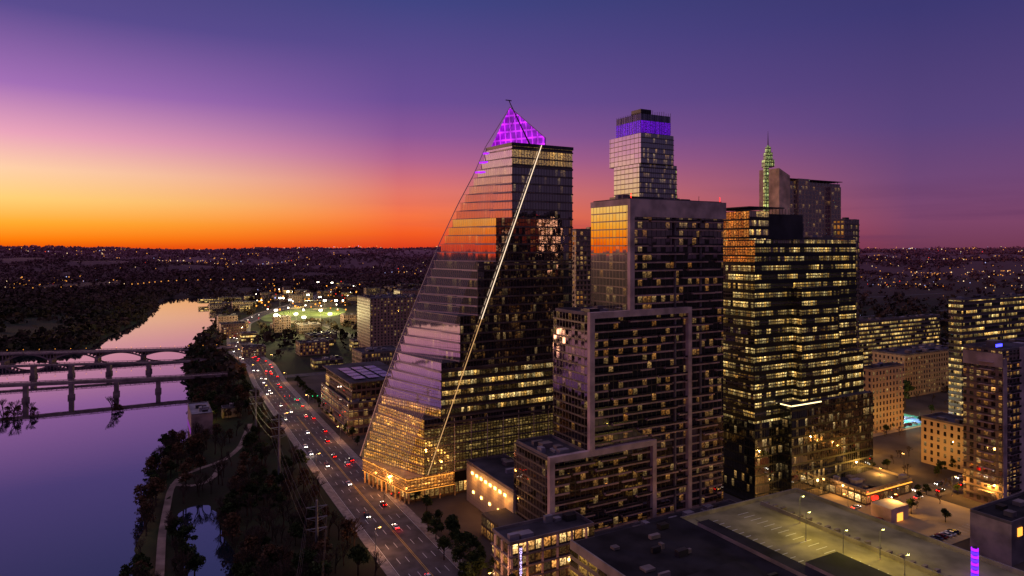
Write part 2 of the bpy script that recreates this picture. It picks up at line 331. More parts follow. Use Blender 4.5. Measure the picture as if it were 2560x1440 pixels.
m.box(o,-pr-.03,-.02,b1-.3,b1+fw,zl+1.21,zm+1.4,conc); m.box(o,-pr-.03,-.02,b1+fw,b4-fw/2,zm-1,zm+1.4,conc); m.box(o,-pr-.03,-.02,b4-fw/2,b4+fw/2,0,zm+1.4,conc)
m.box(o,-pr,-.02,b2-.3,b2+fw,zm+1.41,zt+2,conc); m.box(o,-pr,-.02,b2+fw,b5,zt-5,zt+2,conc); m.box(o,0,dep,b2-.3,b2,zt-.4,zt+2,conc)
for bb in (b5-14,b5-28): m.box(o,-.9,-.02,bb,bb+.7,0,zt-5.01,conc_d)
m.obj('facade_frames',T)
m=MB(); roofkit(m,o,.5,dep,.5,b1-.5,zl+.01,1); roofkit(m,o,.5,dep-1,b1+.5,b2-.5,zm+.01,2); roofkit(m,o,.5,dep-1,b2+.5,b5-.5,zt+2.02,3,par=.5)
m.box(o,9,dep-5,b2+6,b2+26,zt,zt+4,metal); m.box(o,1,dep-1,b2,b5-.3,zt,zt+2,roofm)
for i in range(5): m.beam((*off(o,.6,b2+2+i*12),zt+2),(*off(o,.6,b2+2+i*12),zt+4.4),.12,e_red if i%4==0 else metal)
m.obj('roof_plant',T)
PD=empty('podium_building'); shop=facade('shopfront_glass',3.2,4,.7,(255,165,75),(255,205,130),1.6,(26,20,20),.2,(1,1,1),(66,52,48),.1,.25,tilt=.02,base_em=.04)
m=MB(); m.box(o,-15,-2,-24,10,0,16,shop,roofm); m.box(o,-15,-2,10.01,90,0,6.5,shop,roofm); m.box(o,-1.99,dep+6,-12,-.4,0,9,shop,roofm); m.obj('walls',PD)
m=MB(); roofkit(m,o,-15,-2,-24,10,16.01,5); roofkit(m,o,-14.9,-2.1,10.4,90,6.51,6,par=.7)
for z in(4,8,12): m.box(o,-15.5,-1.9,-24.5,10.1,z-.3,z+.3,conc_d)
for b in range(-24,10,6): m.box(o,-15.4,-15.01,b,b+.8,.1,16,conc)
for a in range(-15,-3,5): m.box(o,a,a+.8,-24.5,-24.01,.1,16,conc)
for b in range(12,90,5): m.box(o,-15.3,-15.01,b,b+.6,0,6.5,conc_d)
m.obj('trim',PD)
def textobj(name,s,loc,size,mt,rz,parent=None,vertical=False):
    cu=bpy.data.curves.new(name,'FONT'); cu.body="\n".join(s) if vertical else s; cu.size=size; cu.extrude=.05; cu.align_x='CENTER'; cu.space_line=.9
    cu.materials.append(mt); ob=bpy.data.objects.new(name,cu); bpy.context.scene.collection.objects.link(ob); ob.location=loc; ob.rotation_euler=(math.pi/2,0,rz)
    if parent: ob.parent=parent
    return ob
rzf=math.atan2(B[1],B[0]); e_sign=emis('sign_letters',(215,190,255),2.6)
m=MB(); m.box(o,-16.3,-15.52,-21.4,-20.0,3.6,15.6,conc_d); m.obj('sign_blade',PD)
sx_=off(o,-16.37,-20.7); textobj('sign_text','NORTHSHORE',(sx_[0],sx_[1],14.3),1.25,e_sign,rzf,PD,True)
for b in (-18,2,22,42,62): plight('shop_glow',(*off(o,-19,b),4),700,(255,165,80),.5,PD)
# --- SAIL TOWER
ST=empty('sail_shaped_office_tower'); so_=G(1018,1262)
FLs=4.2; zb=11.5
def bU(u): return S(so_,B,u)
us=[1060,1103,1150,1195,1240,1280]; vt=[1040,905,790,660,540,364]
tb=[bU(u) for u in us]; tz=[ZV(v,off(so_,0,b)[1]) for v,b in zip(vt,tb)]
bR=bU(1431); ztop=tz[-1]
sil=[(1275,265),(1230,340),(1190,435),(1150,510),(1098,620),(1050,738),(1005,850),(962,965),(930,1062),(902,1150),(890,1200)]
def silu(v):
    for i in range(len(sil)-1):
        if v<=sil[i+1][1]:
            a,b=sil[i],sil[i+1]; k_=(v-a[1])/(b[1]-a[1]); return a[0]+(b[0]-a[0])*k_
    return sil[-1][0]
sl_=np.polyfit(tz,tb,1)
def nb(z): return sl_[0]*z+sl_[1]-.6
def far(z):
    p=off(so_,0,nb(z)); Y=p[1]+30
    for _ in range(12):
        v=V0-(z-H)*F/Y; s_=max(4,S(p,D,silu(v))); s_=min(s_,75); Y=p[1]+D[1]*s_
    return (p[0]+D[0]*s_,p[1]+D[1]*s_)
sR_dark=facade('sail_east_glass',1.6,FLs,.10,(255,190,110),(255,215,150),.9,(30,27,32),.28,(.95,.9,.95),(62,54,56),.07,.12,tilt=.02)
sR_off=facade('sail_office_lit',1.6,FLs,1.0,(255,190,90),(255,222,150),1.15,(30,26,24),.18,(.9,.88,.9),(58,48,44),.08,.4,tilt=.02,base_em=.02)
sR_low=facade('sail_lower_screen',1.6,FLs/3,.8,(225,180,90),(235,195,115),.4,(62,52,36),.22,(.9,.85,.8),(80,64,46),.12,.25,tilt=.02,base_em=.05)
sR_top=facade('sail_crown_glass',1.6,FLs*2,.9,(255,190,90),(255,205,120),.4,(50,40,30),.35,(1,.9,.8),(64,54,42),.08,.16,tilt=.02,base_em=.18)
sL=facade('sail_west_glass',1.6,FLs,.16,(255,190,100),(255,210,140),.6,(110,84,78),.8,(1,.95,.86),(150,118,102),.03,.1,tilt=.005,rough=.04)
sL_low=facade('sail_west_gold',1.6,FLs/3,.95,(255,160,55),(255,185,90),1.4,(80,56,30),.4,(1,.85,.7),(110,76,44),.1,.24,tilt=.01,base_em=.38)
gold=mat('slab_gold',(220,176,116),.35,.2)
mg=MB(); ms=MB(); z=zb
back=46
def outp(p,aa,bb): return (p[0]+A[0]*aa+B[0]*bb,p[1]+A[1]*aa+B[1]*bb)
while z<ztop-1:
    z2=min(z+FLs,ztop); zmid=(z+z2)/2
    ti=next((i for i,q_ in enumerate(tz) if zmid<q_),5); b=tb[ti]; fp=far(z2); 
    near=off(so_,0,b); br=off(so_,0,bR); bk=off(so_,back,bR); fb=(fp[0]+B[0]*12,fp[1]+B[1]*12)
    v=V0-(zmid-H)*F/330
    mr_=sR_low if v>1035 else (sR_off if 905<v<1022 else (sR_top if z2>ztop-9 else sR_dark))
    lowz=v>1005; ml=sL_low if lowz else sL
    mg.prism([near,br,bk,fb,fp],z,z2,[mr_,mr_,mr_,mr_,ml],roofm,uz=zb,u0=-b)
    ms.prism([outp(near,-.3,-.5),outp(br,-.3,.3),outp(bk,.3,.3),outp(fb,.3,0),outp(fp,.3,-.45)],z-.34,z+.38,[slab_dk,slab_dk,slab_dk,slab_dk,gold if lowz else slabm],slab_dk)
    z=z2
fp=far(ztop); ms.prism([outp(off(so_,0,tb[5]),-.4,-.4),outp(off(so_,0,bR),-.4,.4),off(so_,back,bR),(fp[0]+B[0]*12,fp[1]+B[1]*12),fp],ztop,ztop+1.6,metal,roofm)
mg.obj('glass_floors',ST); ms.obj('floor_slabs',ST)
m=MB()
for b in np.arange(bU(1135),bR,8.5): m.box(so_,-.42,-.31,b,b+.22,zb,ZV(1040,320),slabm)
for v in (418,660,905,1030): zz=ZV(v,335); bb=max(tb[next((i for i,q_ in enumerate(tz) if zz<q_),5)],0); m.box(so_,-.5,-.02,bb,bR,zz-.5,zz+.5,slab_dk)
m.obj('facade_ribs',ST)
k=NT('sail_veil_glass'); uv=k.n('UVMap'); sep=k.n('SeparateXYZ'); k.l(uv.outputs[0],sep.inputs[0])
fx=k.math('FRACT',k.math('DIVIDE',sep.outputs[0],1.6)); fy=k.math('FRACT',k.math('DIVIDE',sep.outputs[1],FLs))
mk=k.math('MAXIMUM',k.math('LESS_THAN',fx,.05),k.math('LESS_THAN',fy,.04))
tr=k.n('BsdfTransparent'); gl=k.n('BsdfGlossy'); gl.inputs['Roughness'].default_value=.05; gl.inputs['Color'].default_value=(1,.85,.75,1); lw_=k.n('LayerWeight'); 
g=k.mixs(k.math('MULTIPLY_ADD',k.math('POWER',lw_.outputs['Facing'],4.0),.4,.04,clamp=True),tr.outputs[0],gl.outputs[0]); fp_=k.n('BsdfPrincipled'); fp_.inputs['Base Color'].default_value=lin((180,142,118)); fp_.inputs['Roughness'].default_value=.4
k.l(k.mixs(mk,g,fp_.outputs[0]),k.out.inputs[0]); veil=k.m
m=MB(); mfr=MB(); zs=list(np.arange(zb+1,ztop+2,FLs))+[ztop+2]
prev=None
for z in zs:
    n_=off(so_,-.7,nb(z)-.5); f_=far(z); f_=(f_[0]+D[0]*.8-B[0]*.6,f_[1]+D[1]*.8-B[1]*.6); L=math.hypot(n_[0]-f_[0],n_[1]-f_[1])
    cur=((*f_,z),(*n_,z),L)
    if prev: 
        m.face([prev[0],prev[1],cur[1],cur[0]],veil,[(0,prev[0][2]-zb),(prev[2],prev[0][2]-zb),(cur[2],z-zb),(0,z-zb)])
        mfr.beam(prev[0],cur[0],.28,slabm)
    prev=cur
m.obj('glass_sail',ST); vtop=prev
tipz=ZV(268,352); tip=(*at(1275,352),tipz); pr_=(*at(1364,345),ZV(345,345)); prb=(*at(1362,345),ztop-1); pl_=(vtop[0][0],vtop[0][1],ztop-4)
k=NT('purple_crown'); uv=k.n('UVMap'); nz=k.n('TexNoise'); nz.inputs['Scale'].default_value=.18; k.l(uv.outputs[0],nz.inputs['Vector'])
sep=k.n('SeparateXYZ'); k.l(uv.outputs[0],sep.inputs[0]); fx=k.math('FRACT',k.math('DIVIDE',sep.outputs[0],2.6)); fy=k.math('FRACT',k.math('DIVIDE',sep.outputs[1],4.2))
gr=k.math('MAXIMUM',k.math('LESS_THAN',fx,.2),k.math('LESS_THAN',fy,.22))
em=k.n('Emission'); k.l(k.mixc(gr,lin((150,6,200)),lin((205,40,245))),em.inputs[0])
k.l(k.math('MULTIPLY',k.math('MULTIPLY_ADD',gr,.3,.8),k.math('MULTIPLY_ADD',nz.outputs[0],2.8,-.3)),em.inputs[1])
tr=k.n('BsdfTransparent'); ad=k.n('AddShader'); ho=k.n('BsdfDiffuse'); ho.inputs[0].default_value=(.02,.01,.03,1); k.l(k.mixs(.85,tr.outputs[0],ho.outputs[0]),ad.inputs[0]); k.l(em.outputs[0],ad.inputs[1]); k.l(ad.outputs[0],k.out.inputs[0]); pur=k.m; pur.cycles.emission_sampling='NONE'
m=MB(); m.face([pl_,prb,pr_,tip],pur,[(0,0),(30,0),(30,8),(14,26)]); 
bk_=(pl_[0]+8,pl_[1]+14,ztop-4)
m.face([pl_,tip,bk_],pur,[(0,0),(10,26),(14,0)])
m.obj('purple_lit_crown',ST)
mfr.beam(prev[0],tip,.25,slabm); mfr.beam(tip,pr_,.25,slabm); mfr.beam(pr_,prb,.25,metal)
for t_ in(.2,.4,.6,.8):
    a_=Vector(pl_).lerp(Vector(prb),t_); mfr.beam(a_,Vector(tip).lerp(Vector(pr_),t_),.14,metal)
base=(*at(1326,338),ztop+1); top=(*at(1277,338),ZV(262,338)); mfr.beam(base,top,.55,metal,.3); mfr.beam(top,(*at(1272,338),ZV(250,338)),.3,metal); mfr.beam((*at(1264,338),ZV(250,338)),(*at(1279,338),ZV(252,338)),.3,metal)
for v_ in(405,382,430):
    q_=far(ZV(v_,345)); mfr.beam((q_[0]-.5,q_[1]-1,ZV(v_,345)),(q_[0]+4,q_[1]-4,ZV(v_,345)),.45,e_purple)
mfr.obj('sail_frame_and_crane',ST)
m=MB(); e_line=emis('light_line',(255,225,190),1.4); e_line2=emis('light_line_low',(255,195,130),.8)
pa=Vector((*off(so_,-1.2,bU(1067)),ZV(1188,308))); pb=Vector((*off(so_,-1.2,bU(1351)),ZV(364,338))); pm=pa.lerp(pb,.45)
m.beam(pm,pb,.22,e_line); m.beam(pa,pm,.18,e_line2); m.obj('illuminated_edge',ST)
fb_=far(14); m=MB(); pod=[so_,off(so_,0,bU(1134)),off(so_,40,bU(1134)),(fb_[0]+6,fb_[1]+8),fb_]
pglass=facade('sail_podium_glass',2.4,5.5,.9,(255,170,80),(255,205,120),1.3,(30,22,18),.25,(1,1,1),(110,84,60),.12,.2,base_em=.12)
m.prism([off(so_,2,2),off(so_,2,bR),off(so_,40,bR),(fb_[0]+6,fb_[1]+8),(fb_[0]+2,fb_[1])],0,5.5,pglass,roofm); m.prism(pod,5.5,zb,sL_low,roofm)
m.obj('podium_walls',ST)
m=MB()
def grow(poly,g_):
    cx=sum(p[0] for p in poly)/len(poly); cy=sum(p[1] for p in poly)/len(poly)
    return [(p[0]+(p[0]-cx)/math.hypot(p[0]-cx,p[1]-cy)*g_,p[1]+(p[1]-cy)/math.hypot(p[0]-cx,p[1]-cy)*g_) for p in poly]
for i,z in enumerate(np.arange(5.4,zb+.2,.76)): m.prism(grow(pod,.5),z,z+.18,e_gold if i in(0,7) else gold,gold)
for b in np.arange(1,bR,7.5): m.beam((*off(so_,.6,b),0),(*off(so_,.6,b),5.5),.45,gold)
for t_ in np.arange(.05,1,.1): q_=(so_[0]+(fb_[0]-so_[0])*t_,so_[1]+(fb_[1]-so_[1])*t_); m.beam((*q_,0),(*q_,5.5),.5,gold)
m.obj('podium_louvres',ST)
for t_ in(.15,.5,.85): plight('podium_glow',(so_[0]+(fb_[0]-so_[0])*t_-4,so_[1]+(fb_[1]-so_[1])*t_-2,4.5),900,(255,170,80),.6,ST)
# --- panel hall
WH=empty('panel_clad_hall'); wo_=(0.5,272); pan=facade('wall_panels',2.4,1.5,0,(255,190,90),(255,190,90),0,(170,152,138),.02,(1,1,1),(110,96,88),.02,.05,rough=.5)
m=MB(); m.box(wo_,0,44,0,20,0,17,pan,roofm); m.obj('walls',WH); m=MB(); roofkit(m,wo_,.1,43.9,.1,19.9,17.01,9)
for i in range(8): m.box(wo_,6+i*4.4,7.6+i*4.4,-.35,-.02,13.6,14.6,e_warm)
for i in range(5): m.box(wo_,4+i*8,5.2+i*8,-.35,-.02,5.4+.01*i,6.4,e_warm)
m.obj('roof_and_lamps',WH)
for a in(6,16,26,36): plight('facade_lamp',(*off(wo_,a,-3.0),12),1200,(255,175,80),.5,WH)
# --- dark glass office
OF=empty('dark_glass_office_tower'); oo=(108.4,305); wR=S(oo,B,2140); z1=ZV(600,320); FO=4.1
oR=facade('office_glass_dark',1.5,FO,1.0,(255,195,90),(255,226,150),1.0,(20,20,19),.26,(.92,.92,.92),(28,26,25),.09,.5,tilt=.03,base_em=.008)
oLo=facade('office_glass_lower',1.5,FO,.2,(255,190,100),(255,220,150),.9,(18,19,18),.3,(.88,.92,.92),(30,30,28),.06,.2,tilt=.03)
oL=facade('office_glass_west',1.5,FO,.8,(255,190,90),(255,220,140),1.0,(24,22,20),.5,(1,.85,.7),(40,32,30),.06,.4,tilt=.012)
oT=facade('office_crown_sunset_glow',1.5,FO,.9,(255,130,40),(255,160,70),.8,(60,36,20),.45,(1,.8,.6),(50,34,26),.08,.2,tilt=.01,base_em=.3)  # emission stands in for the sunset reflected on the crown's west side
m=MB(); m.box(oo,0,34,0,wR,36,z1,[oR,oR,oR,oL],roofm); m.box(oo,-.8,35,-.6,wR*.9,0,36,[oLo,oLo,oLo,oLo],roofm)
m.box(oo,-7,-.81,wR*.22,wR+3,0,44,[oLo]*4,roofm); m.box(oo,-5,-.01,wR*.35,wR*.72,44.01,z1-22,[oR,oR,oR,oL],roofm); m.box(oo,-3,-.02,wR*.72+.01,wR+1.5,44.01,z1-54,[oR]*4,roofm)
m.box(oo,2,30,-1.2,wR*.16,z1+.01,z1+13,[oL,oL,oL,oT],roofm); m.box(oo,-.2,34,-.6,-.01,z1-10,z1-.3,[oT]*4,roofm)
m.obj('glass_walls',OF)
m=MB(); z=36+FO
while z<z1+.5:
    m.box(oo,-.35,34.4,-.75,wR+.35,z-.2,z+.2,slab_dk)
    if z<z1-22: m.box(oo,-5.3,-.36,wR*.35-.3,wR*.72+.3,z-.19,z+.19,slab_dk)
    z+=FO
m.box(oo,4,26,wR*.17,wR*.52,z1+.3,z1+12,metal); m.box(oo,8,28,wR*.52,wR*.6,z1+.3,z1+8,conc_d)
for i in range(12): m.beam((*off(oo,4.2,wR*.17+i*2.2),z1+12),(*off(oo,4.2,wR*.17+i*2.2),z1+14.5),.12,metal)
m.box(oo,1.5,30,-1.4,wR*.3,z1+14.5,z1+15,metal); roofkit(m,oo,.2,34,wR*.6+.4,wR-.2,z1+.31,11)
e_ter=emis('terrace_light',(255,225,160),3); m.box(oo,-7.3,-7.02,wR*.22,wR*.5,43.4,43.8,e_ter); m.box(oo,-6.9,-.9,wR*.22-.2,wR*.22-.02,43.3,43.7,e_ter)
for i in range(9): m.beam((*off(oo,-6.8,wR*.24+i*7),0),(*off(oo,-6.8,wR*.24+i*7),44),.18,metal)
m.obj('slab_edges_and_roof',OF)
for b in(10,40,66): plight('lobby_glow',(*off(oo,-12,b),5),1500,(255,190,100),.6,OF)
def tower(name,o,dep,wid,z0,z1,mR,mL,fl=3.6,slab=slab_dk,sh=.25,pr=.3,seed=1,extra=None,roof=True):
    E=empty(name); m=MB(); m.box(o,0,dep,0,wid,z0,z1,[mR,mR,mR,mL],roofm); m.obj('walls',E); m=MB(); z=z0+fl
    while z<z1-1 and slab: m.box(o,-pr,dep+pr,-pr,wid+pr,z-sh,z+sh,slab); z+=fl
    if roof: roofkit(m,o,-.02,dep+.02,-.02,wid+.02,z1+.01,seed)
    if extra: extra(m)
    m.obj('trim_and_roof',E); return E
# --- stacked glass tower
JT=empty('stacked_glass_tower'); Yj=466
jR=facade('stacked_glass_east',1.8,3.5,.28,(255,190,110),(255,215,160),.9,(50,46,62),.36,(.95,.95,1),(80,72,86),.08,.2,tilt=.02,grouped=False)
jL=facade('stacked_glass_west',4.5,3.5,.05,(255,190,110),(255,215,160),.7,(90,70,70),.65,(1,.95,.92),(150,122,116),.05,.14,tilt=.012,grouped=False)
jlit=facade('crown_purple_low',1.6,30,1,(105,14,225),(125,20,235),.5,(40,20,90),.1,(1,1,1),(70,40,120),.1,.0,base_em=.7)
jscr=facade('crown_screen',1.2,40,1,(80,16,200),(70,16,190),0.06,(44,32,90),.2,(1,1,1),(70,54,100),.14,.0)
m=MB(); tr_=MB()
def jbox(uL,uC,uR,v0_,v1_,mats,Y=Yj):
    p=at(uC,Y); wdt=S(p,B,uR); dd=S(p,A,uL); m.box(p,0,dd,0,wdt,ZV(v0_,Y),ZV(v1_,Y),mats,roofm,uz=ZV(v0_,Y)); return p,wdt,dd
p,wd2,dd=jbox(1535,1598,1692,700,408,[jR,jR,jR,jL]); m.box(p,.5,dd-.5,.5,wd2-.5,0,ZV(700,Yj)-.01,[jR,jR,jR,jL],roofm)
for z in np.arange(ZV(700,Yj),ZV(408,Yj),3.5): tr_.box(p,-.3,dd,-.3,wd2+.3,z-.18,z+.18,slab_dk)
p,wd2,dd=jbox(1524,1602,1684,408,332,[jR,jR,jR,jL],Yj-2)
for z in np.arange(ZV(408,Yj),ZV(332,Yj),3.5): tr_.box(p,-.3,dd,-.3,wd2+.3,z-.18,z+.18,slab_dk)
p,wd2,dd=jbox(1541,1602,1675,332,283,[jscr]*4,Yj); 
zc0=ZV(331,Yj); zc1=ZV(300,Yj); tr_.box(p,-.25,dd+.2,-.25,wd2+.2,zc0,zc1,jlit,metal)
for b in np.arange(0,wd2,2.0): tr_.beam((*off(p,-.5,b),zc0),(*off(p,-.5,b),ZV(273+((b*7)%5),Yj)),.16,metal)
for a in np.arange(0,dd,2.0): tr_.beam((*off(p,a,-.5),zc0),(*off(p,a,-.5),ZV(280,Yj)),.16,metal)
tr_.box(p,-.2,10,-.2,9,ZV(283,Yj),ZV(272,Yj),metal)
m.obj('walls',JT); tr_.obj('trim_and_screen',JT)
# --- spire condominium tower
SP=empty('spire_condominium_tower'); Ys=470
spR=facade('spire_condo_east',3.4,3.3,.16,(255,180,90),(255,205,130),.9,(80,62,64),.2,(1,1,1),(160,130,120),.2,.28,tilt=.02,grouped=False)
spL=mat('spire_condo_stone',(205,166,146),.8)
sp_lit=facade('spire_lantern',1.4,2.4,.95,(225,225,120),(210,235,150),1.3,(60,60,40),.1,(1,1,1),(90,84,60),.15,.25,base_em=.3)
m=MB(); p=at(1948,Ys); wb=S(p,B,1975); wb2=S(p,B,2109); d2=S(p,A,1898)
m.box(p,0,d2,0,wb,0,ZV(445,Ys),[spL,spR,spR,spL],roofm)
p0=off(p,0,0);p1=off(p,0,wb);p2=off(p,d2,wb);p3=off(p,d2,0); zA=ZV(420,Ys);zB=ZV(437,Ys);z0=ZV(445,Ys)+.02
m.face([(*p0,z0),(*p1,z0),(*p1,zB),(*p0,zA)],spL);m.face([(*p3,z0),(*p0,z0),(*p0,zA),(*p3,zA)],spL);m.face([(*p0,zA),(*p1,zB),(*p2,zB),(*p3,zA)],roofm)
m.box(p,3,22,wb+.02,wb2,0,ZV(449,Ys),[spR]*4,roofm); m.box(p,1,20,wb+10,wb+22,0,ZV(442,Ys),[spR]*4,roofm); m.box(p,0,18,wb2-14,wb2-3,0,ZV(458,Ys),[spR]*4,roofm)
for b in np.arange(wb+2,wb2,4): m.beam((*off(p,2,b),ZV(449,Ys)),(*off(p,2,b),ZV(444,Ys)),.2,metal)
m.box(p,1.5,23,wb+1,wb2+1,ZV(444,Ys),ZV(444,Ys)+.4,metal)
q_=at(1920,Ys-4)
def rt(m,c_,h,z0,z1,mt): m.prism([(c_[0]-h,c_[1]-h),(c_[0]+h,c_[1]-h),(c_[0]+h,c_[1]+h),(c_[0]-h,c_[1]+h)],z0,z1,mt,metal,uz=z0)
rt(m,at(1915,Ys-6),1.4,0,ZV(420,Ys),sp_lit); rt(m,q_,3.2,ZV(420,Ys),ZV(402,Ys),sp_lit); rt(m,q_,2.3,ZV(402,Ys),ZV(384,Ys),sp_lit); rt(m,q_,1.5,ZV(384,Ys),ZV(370,Ys),sp_lit)
m.beam((*q_,ZV(370,Ys)),(*q_,ZV(364,Ys)),1.4,sp_lit,.4); m.beam((*q_,ZV(366,Ys)),(*q_,ZV(331,Ys)),.4,metal,.1)
m.obj('walls_and_spire',SP)
gwarm=facade('apartment_windows_warm',3.0,3.3,.5,(255,165,75),(255,205,130),1.2,(44,32,32),.2,(1,.9,.85),(128,100,94),.22,.32,tilt=.02,grouped=False)
tanap=facade('tan_apartment_wall',3.6,3.1,.25,(255,180,100),(255,215,150),1.1,(40,32,32),.2,(1,.9,.85),(150,116,106),.28,.38,tilt=.02,grouped=False)
offw=facade('office_strip_windows',1.8,3.9,1.5,(255,190,90),(255,222,140),1.3,(30,26,24),.2,(1,1,1),(90,76,68),.06,.48,tilt=.02)
offd=facade('office_block_windows',2.6,3.8,.34,(255,185,90),(255,215,130),1.1,(32,28,32),.25,(1,1,1),(112,94,88),.2,.35,tilt=.02,grouped=False)
tancon=facade('tan_masonry_windows',3.4,3.8,.28,(255,190,100),(255,215,140),1.0,(34,28,26),.2,(1,1,1),(186,152,118),.3,.42,tilt=.02,grouped=False)
def twr_px(name,uL,uC,uR,Y,vtop,mR,mL,z0=0,**k):
    p=at(uC,Y); return tower(name,p,max(8,min(60,S(p,A,uL))),S(p,B,uR),z0,ZV(vtop,Y),mR,mL,**k),p
twr_px('residential_tower',1432,1440,1500,455,576,gwarm,gwarm,fl=3.3,seed=21)
twr_px('slim_dark_tower',2104,2112,2148,430,552,offd,offd,fl=3.8,seed=22)
twr_px('brick_apartment_block',893,925,1062,700,748,tanap,tanap,fl=3.1,slab=None,seed=23)
twr_px('brick_apartment_block',985,1000,1062,790,728,tanap,tanap,fl=3.1,slab=None,seed=24)
twr_px('lit_office_building',2398,2404,2640,440,752,offw,offw,fl=3.9,slab=conc_d,seed=25)
twr_px('long_office_block',2128,2140,2350,640,806,offw,offd,fl=3.9,slab=conc_d,seed=26)
twr_px('masonry_office_building',2180,2262,2405,520,890,tancon,tancon,fl=3.8,slab=None,seed=27)
twr_px('masonry_civic_building',2303,2420,2470,345,1070,tancon,tancon,fl=3.8,slab=None,seed=28)
twr_px('masonry_low_building',2172,2180,2260,420,925,tancon,tancon,fl=3.8,slab=None,seed=29)
twr_px('brick_office_building',880,905,1010,560,885,offd,offd,fl=3.8,slab=None,seed=31)
def ex(m):
    for z in np.arange(6,66,3.4):
        m.box(fr_,-1.6,-.31,4,13,z,z+.25,conc); m.box(fr_,-1.65,-1.6,4,13,z+.26,z+1.2,rail); m.box(fr_,3,9,-1.6,-.31,z,z+.25,conc)
    m.box(fr_,-.5,-.31,0,3.4,0,66,conc); m.box(fr_,-.5,-.31,14,18,0,70,conc); m.box(fr_,-.52,16,-.52,-.32,62,68,conc)
    m.box(fr_,4,8,3,9,70,73,conc_d); m.box(fr_,3.7,3.98,3,8,70.4,71.6,e_blue)
fr_=at(2505,300); tower('balcony_apartment_tower',fr_,16,60,0,69,gwarm,gwarm,fl=3.4,slab=slab_dk,seed=33,extra=ex)
LB=empty('public_library'); lo=G(872,1092); lw=S(lo,B,985); ld=S(lo,A,803); zL=ZV(962,lo[1]); lib=facade('library_glass',3.0,5.2,.6,(255,180,90),(255,205,130),1.0,(50,36,34),.25,(1,.85,.8),(114,84,76),.1,.25,tilt=.02)
m=MB(); m.box(lo,0,ld,0,lw,0,zL*.62,lib,roofm); m.box(lo,4,ld-1,3,lw+12,zL*.62+.01,zL,lib,roofm); m.obj('walls',LB)
m=MB(); roofkit(m,lo,0,ld,0,lw,zL*.62+.01,41); m.box(lo,2,ld+1,1,lw+13,zL,zL+.7,conc_d,roofm); sol=mat('solar_panel',(120,120,150),.25,.3)
for i in range(4):
    for j in range(3): m.box(lo,8+i*11,17+i*11,6+j*9,13+j*9,zL+1.4,zL+1.6,sol); m.beam((*off(lo,12+i*11,9+j*9),zL+.7),(*off(lo,12+i*11,9+j*9),zL+1.4),.3,metal)
for z in(5,10,15): m.box(lo,-.8,-.02,0,lw,z-.3,z+.3,conc_d); m.box(lo,0,ld,-.8,-.02,z-.3,z+.3,conc_d)
m.obj('roof_and_terraces',LB)
BH=empty('riverside_pumphouse'); bo=G(478,1092); m=MB(); bw=S(bo,B,532); m.box(bo,0,34,0,bw,-3,13,[mat('old_concrete',(150,122,116),.85)]*4,roofl); roofkit(m,bo,0,34,0,bw,13.01,51,par=.6)
m.box(bo,2,30,-.3,-.02,1,4,emis('purple_light_wash',(190,90,230),.35)); m.obj('walls',BH)  # glowing panel stands in for purple light on the wall
sh=G(556,1046); tower('small_pavilion',sh,8,12,0,6,tancon,tancon,fl=3.8,slab=None,seed=52); plight('pavilion_lamp',(sh[0]-4,sh[1]-6,5),1200,(230,220,60))
fc=G(765,785)
styles=[offd,tancon,gwarm,offw,tanap]; rr=random.Random(5); taken=[(at(2262,520),60),(at(2140,640),60),(at(2404,440),60),(at(2400,345),45),(at(2300,430),60),(oo,95),((70,300),60),(at(1950,470),45),(at(1600,466),40),(at(905,560),40),((150,250),110),((-20,350),95),((220,310),60),(at(2280,455),75),((fc[0],fc[1]-60),130),((fc[0]+15,fc[1]+90),120)]
cnt=0
for i in range(1400):
    reg=rr.random()
    if reg<.72: a=rr.uniform(-100,1500); b=rr.uniform(60,1000)
    else: a=rr.uniform(450,1500); b=rr.uniform(10,250)
    p=off((0,200),a,b)
    if p[1]<400 or p[1]>1900: continue
    if abs(math.atan2(p[0],p[1]))>math.radians(44): continue
    sz=rr.uniform(16,34); 
    if any(math.hypot(p[0]-t_[0][0],p[1]-t_[0][1])<t_[1]+sz*.6 for t_ in taken): continue
    ok=True
    for (so2,d_,L_) in streets:
        dx,dy=p[0]-so2[0],p[1]-so2[1]; al=dx*d_[0]+dy*d_[1]; pe=abs(-dx*d_[1]+dy*d_[0])
        if -20<al<L_+20 and pe<sz*.55+12: ok=False;break
    if not ok: continue
    hgt=rr.choice([6,8,10,13,17,22]) if p[1]<900 else rr.choice([6,8,11,15,20])
    st_=rr.choice(styles); dz=rr.uniform(14,sz); tower('low_rise_building',off(p,-dz/2,-sz/2),dz,sz,-.3,hgt,st_,st_,fl=3.8,slab=None,seed=i); taken.append((p,sz*.62)); cnt+=1
    if cnt>110: break
# ---------------- garage foreground
GR=empty('parking_garage'); go=G(1425,1372,20); deck=mat('deck_concrete',(136,126,96),.85,var=.25,scale=.1); gwall=mat('garage_wall',(130,118,110),.8); droof=mat('dark_roof_membrane',(38,34,38),.9,var=.35,scale=.12)
gb=S(go,B,1990); gl_=facade('garage_opening',5,3.4,.5,(255,190,80),(255,200,100),.9,(14,12,12),.05,(1,1,1),(96,88,84),.06,.4,base_em=.02)
m=MB(); m.box(go,-150,0,0,gb,0,20,gl_,deck); m.box(go,-150,-.6,.6,gb*.42,20.01,22.2,conc_d,droof)
m.obj('decks',GR); m=MB()
for (a0,a1,b0_,b1_) in [(-150,0,0,.5),(-.5,0,.5,gb),(-150,-.5,gb-.5,gb),(-150,-3,gb*.78,gb*.78+.4)]: m.box(go,a0,a1,b0_,b1_,20,22.9 if b0_==0 else 21.4,gwall)
m.box(go,-60,-10,gb*.42+.02,gb*.42+5,20,23.4,gwall,droof)
m.box(go,-70,-48,gb*.42+5.02,gb*.60,20,24.4,gwall,droof)
